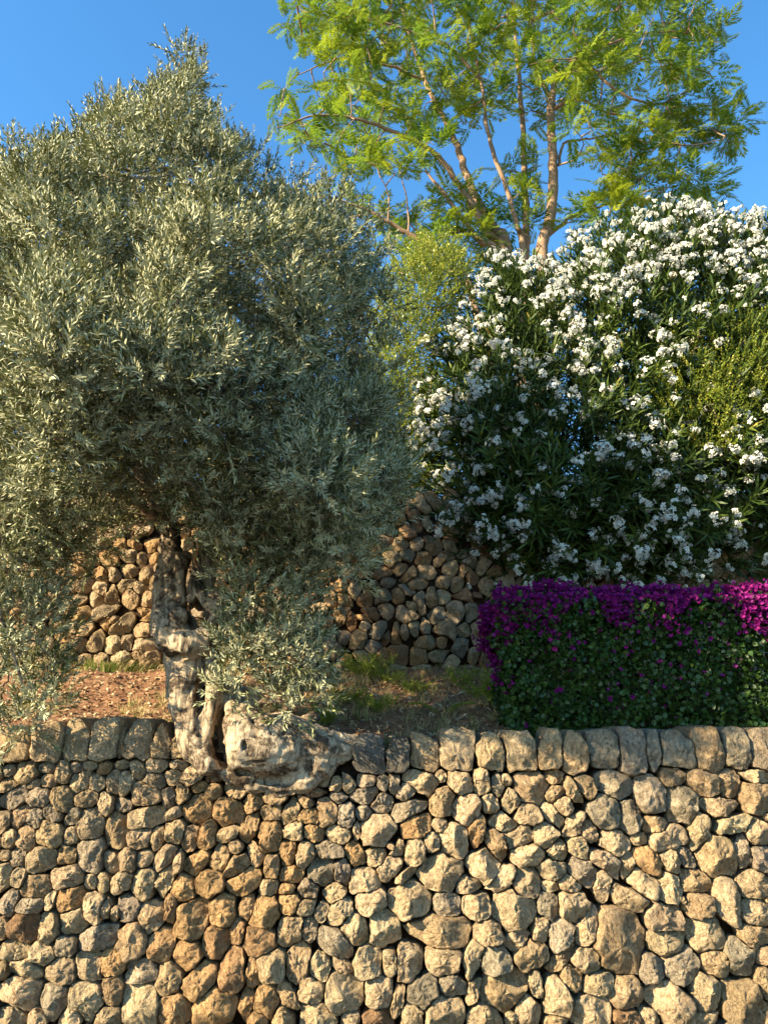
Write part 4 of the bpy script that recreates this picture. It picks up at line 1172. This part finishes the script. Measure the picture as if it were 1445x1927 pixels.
def build_oleander():
    root = empty('oleander_shrub', (at(1250, 985, 2.7).x, 2.75, BACK_TOP - 0.07), 'big oleander shrub covered in clusters of white flowers above the magenta hedge', 'shrub')
    yc = lambda x, y: 2.75 + 0.0004 * (800 - y)
    W, N, x, y, side, hh = pillow(OLE_POLY, 5000, yc, 1.15, 260, 0.72, (0.45, 1.03), 0.25, inset=12)
    # stems rising from the ground
    foot = np.array([root.location.x, 2.75, BACK_TOP - 0.08])
    pts, nodes = [], []
    for k in range(16):
        a = rng.uniform(0, 6.28)
        s = foot + np.array([math.cos(a) * 0.3 + rng.normal(0, 0.3), math.sin(a) * 0.25, 0])
        e = s + np.array([math.cos(a) * rng.uniform(0.3, 1.1), math.sin(a) * rng.uniform(0.2, 0.6), rng.uniform(0.9, 1.9)])
        m = (s + e) / 2 + np.array([0, 0, 0.25])
        p, r = smooth_path([s, m, e], [0.024, 0.017, 0.009])
        pts.append((p, r)); nodes.append(p)
    V, T = tubes(pts, 7, 0.1, 4.0)
    child('stem', mesh_np('stem', V, [T], smooth=True), M['twig'], root)
    pick = rng.choice(len(W), 260, replace=False)
    tw = grow_to(W[pick] - N[pick] * 0.1, np.concatenate(nodes), 0.004, 0.011, 0.08, -0.05)
    V, T = tubes(tw, 4)
    child('twig', mesh_np('twig', V, [T], smooth=True), M['twig'], root, kind='stuff')
    temps = [oleander_shoot(500 + k) for k in range(10)]
    n = len(W)
    G = unit(N * 0.8 + np.array([0, 0, 0.6]) + rng.normal(0, 0.35, (n, 3)))
    sc = rng.uniform(0.75, 1.1, n)
    V, T, A = scatter(temps, rng.integers(0, 10, n), W - N * 0.16, frames(G, rng.uniform(0, 6.28, n)), sc, rng.normal(0, 0.1, n))
    child('foliage', mesh_np('foliage', V, [T], A), M['ole_leaf'], root, kind='stuff')
    # flower clusters sit on shoot tips, crowded towards the sunny top
    tops = np.interp(x, [800, 900, 1040, 1090, 1200, 1280, 1440, 1640], [680, 510, 500, 445, 405, 395, 420, 560])
    dtop = (y - tops) / 330.0
    clump = np.array([mnoise.noise((a / 70.0, b / 70.0, 3.3)) for a, b in zip(x, y)])
    prob = np.where(dtop < 0.5, 1.0, np.where(dtop < 0.9, 0.62, 0.50)) + 0.7 * clump
    prob *= np.where((x > 1230) & (y > 600) & (y < 880), 0.45, 1.0)
    shellq = (yc(x, y) - W[:, 1]) / np.maximum(hh, 0.05)
    sel = np.where((side < 0) & (shellq > 0.68) & (rng.uniform(size=n) < prob) & (hh > 0.05))[0]
    tip = W[sel] - N[sel] * 0.16 + G[sel] * (0.38 * sc[sel])[:, None] + N[sel] * 0.04
    meshes, temps_f = [], []
    for k in range(8):
        V, T, a = flower_cluster(700 + k, [7, 9, 11, 13, 10, 8, 15, 5][k])
        temps_f.append((V, T, a))
        me = mesh_np('flower_cluster', V, [T], a); me.materials.append(M['petal']); meshes.append(me)
    px_, py_ = to_px(tip)
    vis = (px_ > 5) & (px_ < 1440) & (py_ < 1110)
    order = np.r_[np.where(vis)[0][np.argsort(tip[vis][:, 1])]]
    parts = order[:290] if len(order) > 290 else order
    # spread the single parts evenly over the shrub rather than only over its belly
    parts = np.sort(rng.choice(order, min(290, len(order)), replace=False))
    rest = np.setdiff1d(np.arange(len(sel)), parts)
    fr = frames(unit(G[sel] + np.array([-0.25, -0.7, 0.1])), rng.uniform(0, 6.28, len(sel)))
    for i in parts:
        o = link('flower_cluster', meshes[int(rng.integers(0, 8))], None, root)
        s = rng.uniform(0.5, 0.9)
        m4 = Matrix.LocRotScale(Vector(tip[i]) - Vector(root.location), Matrix(fr[i].tolist()).to_quaternion(), Vector((s, s, s)))
        o.matrix_local = m4
    V, T, A = scatter(temps_f, rng.integers(0, 8, len(rest)), tip[rest], fr[rest], rng.uniform(0.5, 0.9, len(rest)), np.zeros(len(rest)))
    child('blossom', mesh_np('blossom', V, [T], A), M['petal'], root, kind='stuff')
    print('oleander clusters', len(sel), 'parts', len(parts), 'tris', len(T))
build_oleander()

# ------------------------------------------------------------------ small-leaved bushes
def bush_shoot(seed, L=0.20, n=16, leaf=0.030, w=0.5):
    r = np.random.default_rng(seed)
    items = []
    V, T = stick((0, 0, -0.1), (0, 0, L), 0.003, 0.0015); items.append((V, T, 0.2))
    for i in range(n):
        t = 0.05 + 0.95 * i / (n - 1)
        az = i * 2.4 + r.normal(0, 0.2); tilt = 1.2 - 0.7 * t + r.normal(0, 0.15)
        d = np.array([math.cos(az) * math.sin(tilt), math.sin(az) * math.sin(tilt), math.cos(tilt)])
        ll = leaf * r.uniform(0.75, 1.2)
        V, T = leaf_diamond(ll, ll * w, 0.15, 0.05)
        f = frames(d[None], np.array([r.normal(0, 0.4)]))[0]
        items.append((V @ f.T + np.array([0, 0, t * L]), T, r.uniform(0.1, 0.9)))
    return join(items)

def build_bush(label, poly, n, Yc, depth, Rpx, foot_px, mat, leaf=0.03, dens=0.0, z_foot=None, name='leafy_shrub'):
    zf = BACK_TOP - 0.07 if z_foot is None else z_foot
    f = at(foot_px[0], foot_px[1], Yc); foot = np.array([f.x, Yc, zf])
    root = empty(name, foot, label, 'shrub')
    W, N, x, y, side, hh = pillow(poly, n, Yc, depth, Rpx, 0.66, (0.4, 1.03), 0.12)
    pick = rng.choice(len(W), min(60, n), replace=False)
    trunk = [foot + np.array([0, 0, 0.05]), foot + np.array([0, 0, 0.35])]
    p, r = smooth_path([foot, foot + np.array([0.03, 0, 0.3]), W.mean(0)], [0.03, 0.022, 0.012])
    tw = grow_to(W[pick] - N[pick] * 0.08, p, 0.003, 0.012, 0.08, 0)
    V, T = tubes([(p, r)] + tw, 5)
    child('stem', mesh_np('stem', V, [T], smooth=True), M['twig'], root)
    temps = [bush_shoot(900 + k, leaf=leaf) for k in range(8)]
    G = unit(N * 0.7 + np.array([0, 0, 0.6]) + rng.normal(0, 0.35, (n, 3)))
    V, T, A = scatter(temps, rng.integers(0, 8, n), W - N * 0.1, frames(G, rng.uniform(0, 6.28, n)), rng.uniform(0.8, 1.2, n), rng.normal(0, 0.15, n))
    child('foliage', mesh_np('foliage', V, [T], A), mat, root, kind='stuff')

build_bush('added dark green shrub blocking the sky on the upper terrace behind the olive crown',  # added shrub, blocks the bright sky between olive crown and back wall
           [(-150, 880), (60, 850), (250, 870), (420, 860), (600, 850), (760, 860), (800, 940), (780, 1000), (400, 1000), (-150, 1000)], 1500, 3.0, 0.4, 60, (420, 950), M['ole_leaf'], leaf=0.05)
build_bush('yellow green small leaved bush between the olive crown and the oleander',
           [(735, 480), (790, 440), (860, 450), (900, 500), (895, 560), (860, 620), (830, 700), (830, 830), (830, 940), (790, 1000), (690, 1000), (670, 700), (700, 560)], 2600, 2.65, 0.55, 110, (770, 950), M['bush_leaf'])
build_bush('dense yellow green bush growing through the white oleander beside the hedge top',
           [(1255, 640), (1330, 590), (1420, 580), (1500, 600), (1540, 720), (1500, 860), (1400, 900), (1290, 880), (1230, 800), (1225, 720)], 1100, 1.85, 0.45, 160, (1380, 985), M['bush_leaf'], leaf=0.026, z_foot=BACK_TOP - 0.35)

# ------------------------------------------------------------------ bougainvillea hedge
def build_hedge():
    p0, p1 = at(946, 1385, 0.30), at(1445, 1385, 0.30)
    x0, x1, y0, y1 = p0.x + 0.04, 3.3, 0.30, 0.85
    ztop = at(1200, 1128, 0.32).z
    zb = WALL_TOP - 0.05
    root = empty('bougainvillea_hedge', ((x0 + x1) / 2, 0.57, zb), 'clipped bougainvillea hedge topped with magenta bracts behind the wall coping', 'hedge')
    def surf(n):
        """random points on the rounded box: front, top, left end, back"""
        f = rng.choice(4, n, p=[0.55, 0.22, 0.11, 0.12])
        u, v = rng.uniform(size=n), rng.uniform(size=n)
        X = np.where(f == 2, x0, x0 + (x1 - x0) * u)
        Z = np.where(f == 1, ztop, zb + (ztop - zb) * v ** 0.9)
        Y = np.select([f == 0, f == 3], [np.full(n, y0), np.full(n, y1)], y0 + (y1 - y0) * np.where(f == 2, u, v))
        Nn = np.stack([np.where(f == 2, -1.0, 0), np.select([f == 0, f == 3], [-1.0, 1.0], 0.0), np.where(f == 1, 1.0, 0)], -1)
        X = X + 0.10 * np.clip((ztop - 0.30 - Z) / (ztop - zb), 0, 1) * (f == 2)
        return np.stack([X, Y, Z], -1), Nn
    n = 30000
    P, N = surf(n)
    bump = np.array([mnoise.noise((p[0] * 5, p[1] * 5, p[2] * 5)) for p in P])
    P = P + N * (0.10 * bump - np.abs(rng.normal(0, 0.08, n)) + 0.03)[:, None]
    Vl, Tl = leaf_lance(0.040, 0.034, 0.12, 0.12)
    tl = [(Vl, Tl, np.zeros(6))]
    D = unit(N * 0.5 + rng.normal(0, 0.6, (n, 3)) + np.array([0, 0, -0.35]))
    V, T, A = scatter(tl, np.zeros(n, int), P, frames(D, rng.normal(np.pi / 2, 1.2, n)), rng.uniform(0.6, 1.15, n), np.clip(rng.normal(0.45, 0.22, n), 0, 1))
    child('foliage', mesh_np('foliage', V, [T], A), M['boug_leaf'], root, kind='stuff')
    # stems inside
    st = []
    for k in range(46):
        x = x0 + 0.1 + (x1 - x0 - 0.1) * (k + rng.uniform(0, 0.8)) / 46
        y = rng.uniform(y0 + 0.12, y1 - 0.12)
        q = np.array([x, y, zb]); e = q + np.array([rng.normal(0, 0.12), rng.normal(0, 0.06), ztop - zb - rng.uniform(0.05, 0.25)])
        st.append(smooth_path([q, (q + e) / 2 + rng.normal(0, 0.04, 3), e], [0.010, 0.007, 0.004], 4))
    V, T = tubes(st, 5)
    child('stem', mesh_np('stem', V, [T], smooth=True), M['twig'], root, kind='stuff')
    # bracts: a band along the top, denser on the near corner, and a scatter over the face
    r = np.random.default_rng(5)
    items = []
    for k in range(3):
        a = k * 2.094
        V, T = leaf_lance(0.025, 0.021, 0.1, -0.15)
        f = frames(np.array([[math.cos(a) * 0.8, math.sin(a) * 0.8, 0.6]]), np.array([0.0]))[0]
        items.append((V @ f.T, T, 0.5))
    tb = [join(items)]
    P, N = surf(34000)
    depth = ztop - P[:, 2]
    cornerx = np.clip(1 - (P[:, 0] - x0) / 0.55, 0, 1)
    nz = np.array([mnoise.noise((p[0] * 4.0, p[1] * 4.0, p[2] * 4.0 + 9)) for p in P])
    band = 0.085 + 0.28 * cornerx ** 1.5 + 0.24 * nz
    pr = 0.55 * np.clip(1.5 - 1.1 * depth / np.maximum(band, 0.03), 0, 1) + 0.06 * np.exp(-depth / 0.16) + 0.006
    pr = np.where(N[:, 1] > 0.5, pr * 0.3, pr)
    m = rng.uniform(size=len(P)) < pr
    P, N = P[m], N[m]
    nb = len(P)
    nzb = nz[m]
    P = P + N * (0.035 + 0.07 * nzb + rng.normal(0, 0.025, nb))[:, None] + np.array([0, 0, 0.02])
    D = unit(N * 0.7 + rng.normal(0, 0.5, (nb, 3)) + np.array([0, 0, 0.2]))
    V, T, A = scatter(tb, np.zeros(nb, int), P, frames(D, rng.uniform(0, 6.28, nb)), rng.uniform(0.75, 1.25, nb), rng.normal(0, 0.22, nb))
    child('bracts', mesh_np('bracts', V, [T], A), M['bract'], root, kind='stuff')
    print('hedge tris', len(T), nb)
build_hedge()

# ------------------------------------------------------------------ weeds, litter, pebbles on the terrace
def tz(x, y):
    p = np.stack(np.broadcast_arrays(np.asarray(x, float), np.asarray(y, float), np.zeros_like(np.asarray(x, float))), -1).reshape(-1, 3)
    return terrace_zf(p)

def on_terrace(px, py):
    """where a photo pixel meets the sloping terrace"""
    lo, hi = 0.12, BACK_Y
    for _ in range(30):
        m = 0.5 * (lo + hi)
        if at(px, py, m).z > terrace_z(0, m): hi = m
        else: lo = m
    # the ray rises more slowly than the slope, so search the sign change numerically
    ys = np.linspace(0.12, BACK_Y, 200)
    dz = np.array([at(px, py, q).z - terrace_z(0, q) for q in ys])
    q = ys[np.argmin(np.abs(dz))]
    p = at(px, py, q)
    return p.x, q

def blades(n, h, spread, lean, width, seed):
    r = np.random.default_rng(seed)
    items = []
    for k in range(n):
        a = r.uniform(0, 6.28); b = np.array([math.cos(a), math.sin(a), 0])
        base = b * r.uniform(0, spread)
        hh = h * r.uniform(0.5, 1.1); ln = lean * r.uniform(0.3, 1.2) * hh
        t = np.array([-math.sin(a), math.cos(a), 0]) * width
        mid = base + b * ln * 0.35 + np.array([0, 0, hh * 0.6]); tip = base + b * ln + np.array([0, 0, hh])
        V = np.array([base - t, base + t, mid + t * 0.7, mid - t * 0.7, tip])
        items.append((V, np.array([(0, 1, 2), (0, 2, 3), (3, 2, 4)]), r.uniform(0, 1)))
    return join(items)

def feathery_weed(n, h, spread, seed):
    r = np.random.default_rng(seed)
    items = []
    for k in range(n):
        a = r.uniform(0, 6.28); b = np.array([math.cos(a), math.sin(a), 0])
        s = b * r.uniform(0, spread * 0.3); e = s + b * r.uniform(0.2, 1) * spread + np.array([0, 0, h * r.uniform(0.5, 1)])
        V, T = stick(s, e, 0.0025, 0.001); items.append((V, T, 0.3))
        for i in range(16):
            t = r.uniform(0.25, 1)
            d = unit(r.normal(0, 1, 3) + np.array([0, 0, 0.5]) + b * 0.4)
            V, T = leaf_diamond(h * 0.24, 0.0055, 0.0, 0.1)
            f = frames(d[None], np.array([r.uniform(0, 6)]))[0]
            items.append((V @ f.T + s + (e - s) * t, T, r.uniform(0, 1)))
    return join(items)

def plant(name, label, cat, px, py, data, mat, group=None, part='leaf_tuft'):
    x, y = on_terrace(px, py)
    z = float(tz(x, y)[0]) - 0.01
    V, T, A = data
    me = mesh_np(part, V, [T], A)
    o = link(name, me, mat, None, (x, y, z))
    tag(o, label, cat, group)
    return o

plant('feathery_weed', 'bright green feathery weed tuft at the foot of the back wall', 'weed', 690, 1282, feathery_weed(60, 0.22, 0.22, 1), M['fennel'])
plant('feathery_weed', 'feathery pale weed growing against the end of the magenta hedge', 'weed', 938, 1330, feathery_weed(60, 0.28, 0.12, 2), M['fennel'])
plant('feathery_weed', 'small feathery green weed beside the swollen olive root', 'weed', 606, 1366, feathery_weed(46, 0.17, 0.11, 3), M['fennel'])
plant('feathery_weed', 'low green weed behind the palm seedling', 'weed', 780, 1300, feathery_weed(26, 0.14, 0.2, 4), M['fennel'])
for k, (a, b, lab) in enumerate([(735, 1286, 'low yellow green weed clump against the back wall foot, next to the tallest feathery tuft'), (650, 1322, 'low yellow green weed clump just behind the hanging olive sprays'),
                                  (868, 1296, 'low yellow green weed clump between the palm seedling and the back wall'), (905, 1318, 'low yellow green weed clump close to the hedge end weed'),
                                  (715, 1335, 'low yellow green weed clump on bare soil beside the straw coloured grass tuft')]):
    plant('feathery_weed', lab, 'weed', a, b, feathery_weed(30, 0.13 + 0.02 * (k % 3), 0.17, 20 + k), M['fennel'], 'weeds on the terrace soil')
plant('grass_tuft', 'dry straw coloured grass tuft on the open soil patch right of the olive', 'grass', 672, 1355, blades(14, 0.17, 0.03, 0.5, 0.0025, 5), M['grass'])
plant('grass_tuft', 'short green grass strip on the coping left of the olive trunk', 'grass', 285, 1372, (lambda d: (d[0] * np.array([2.2, 0.6, 1]), d[1], d[2] * 0.5 + 0.3))(blades(420, 0.06, 0.13, 0.7, 0.0025, 6)), M['grass'])
plant('grass_tuft', 'sparse yellow grass at the foot of the left back wall', 'grass', 200, 1262, (lambda d: (d[0] * np.array([2.6, 0.6, 1]), d[1], d[2]))(blades(300, 0.12, 0.16, 0.6, 0.0028, 7)), M['grass'])

def palm_seedling():
    r = np.random.default_rng(8)
    items = []
    for s in (-1, 1, 0.25):
        b = np.array([s, -0.25, 0]); b = b / np.linalg.norm(b)
        pts = [b * 0.2 * t + np.array([0, 0, 0.20 * t - 0.12 * t * t]) for t in np.linspace(0, 1, 8)]
        for i in range(1, 8):
            V, T = stick(pts[i - 1], pts[i], 0.003, 0.0025); items.append((V, T, 0.2))
            side = np.cross(b, [0, 0, 1.0])
            for q in (-1, 1):
                V, T = leaf_diamond(0.085, 0.009, 0.1, 0.05)
                d = unit(side * q + b * 0.9 + np.array([0, 0, 0.25]))
                f = frames(d[None], np.array([1.57]))[0]
                items.append((V @ f.T + pts[i], T, r.uniform(0.0, 0.4)))
    return join(items)
plant('palm_seedling', 'small fan of a palm seedling on the dry ground before the back wall', 'plant', 832, 1342, palm_seedling(), M['fennel'])

def litter(name, label, n, region, mat, size, amp, cat):
    x = rng.uniform(region[0], region[1], n); y = rng.uniform(region[2], region[3], n)
    z = tz(x, y) + 0.004
    k = []
    for q in range(4):
        V, T = leaf_lance(size * (0.7 + 0.2 * q), size * 0.4, 0.4, 0.25 * (q - 1.5)); k.append((V, T, np.zeros(len(V))))
    az = rng.uniform(0, 6.28, n)
    D = np.stack([np.cos(az), np.sin(az), rng.normal(0.1, amp, n)], -1)
    V, T, A = scatter(k, rng.integers(0, 4, n), np.stack([x, y, z], -1), frames(D, rng.normal(0, 0.6, n)), rng.uniform(0.6, 1.3, n), rng.uniform(0, 1, n))
    o = link(name, mesh_np(name, V, [T], A), mat, None, kind='stuff')
    return tag(o, label, cat)
litter('leaf_litter', 'dry straw and fallen leaves scattered over the terrace soil', 9000, (-2.9, 3.0, 0.14, BACK_Y), M['litter'], 0.04, 0.3, 'litter')
litter('fallen_petals', 'fallen magenta petals on the soil before the hedge', 140, (0.0, 2.8, 0.13, 0.42), M['bract'], 0.026, 0.2, 'petals')

def dry_weeds():
    n = 1500
    x = rng.uniform(-2.7, 1.2, n); y = rng.uniform(0.16, BACK_Y, n)
    keep = np.array([mnoise.noise((a * 1.7, b * 2.4, 4.4)) for a, b in zip(x, y)]) + 0.55 * (x > -0.5) * (y > 0.8) + 0.25 * (y > 1.4) > 0.1
    x, y = x[keep], y[keep]; n = len(x)
    temps = [blades(9, 0.075, 0.03, 1.1, 0.0022, 40 + k) for k in range(6)]
    P = np.stack([x, y, tz(x, y) - 0.004], -1)
    D = np.tile(np.array([[0, 0, 1.0]]), (n, 1)) + rng.normal(0, 0.15, (n, 3))
    V, T, A = scatter(temps, rng.integers(0, 6, n), P, frames(D, rng.uniform(0, 6.28, n)), rng.uniform(0.5, 1.4, n), rng.normal(0.58, 0.22, n))
    o = link('dry_grass', mesh_np('dry_grass', V, [T], A), M['grass'], None, kind='stuff')
    tag(o, 'dry yellowing grass growing over the terrace soil', 'grass')
dry_weeds()

def pebbles():
    temps = []
    for k in range(5):
        r = np.random.default_rng(60 + k)
        th = np.linspace(0, 2 * np.pi, 7, endpoint=False)
        ring = lambda rr, z: np.stack([np.cos(th) * rr * r.uniform(0.8, 1.2, 7), np.sin(th) * rr * r.uniform(0.8, 1.2, 7), np.full(7, z)], -1)
        V = np.concatenate([ring(1.0, -0.2), ring(0.8, 0.45), [[0, 0, 0.65]]])
        i = np.arange(7); j = (i + 1) % 7
        T = np.concatenate([np.stack([i, j, j + 7], -1), np.stack([i, j + 7, i + 7], -1), np.stack([i + 7, j + 7, np.full(7, 14)], -1)])
        temps.append((V, T, np.zeros(len(V))))
    n = 420
    x = rng.uniform(-2.8, 2.9, n); y = rng.uniform(0.14, BACK_Y, n)
    D = np.tile(np.array([[0, 0, 1.0]]), (n, 1)) + rng.normal(0, 0.2, (n, 3))
    V, T, A = scatter(temps, rng.integers(0, 5, n), np.stack([x, y, tz(x, y)], -1), frames(D, rng.uniform(0, 6.28, n)), np.clip(rng.lognormal(-4.4, 0.5, n), 0.006, 0.04), rng.uniform(0, 1, n))
    c = np.array(TINT['t'])[None] * (0.75 + 0.5 * A[:, None])
    o = link('pebbles', mesh_np('pebbles', V, [T], np.c_[c, np.ones(len(c))], attr_name='tint'), M['stone'], None, kind='stuff')
    tag(o, 'small loose pebbles on the terrace soil', 'pebbles')
pebbles()
print('total tris', sum(sum(len(p.vertices) - 2 for p in []) for _ in [0]), sum(len(m.polygons) for m in bpy.data.meshes))
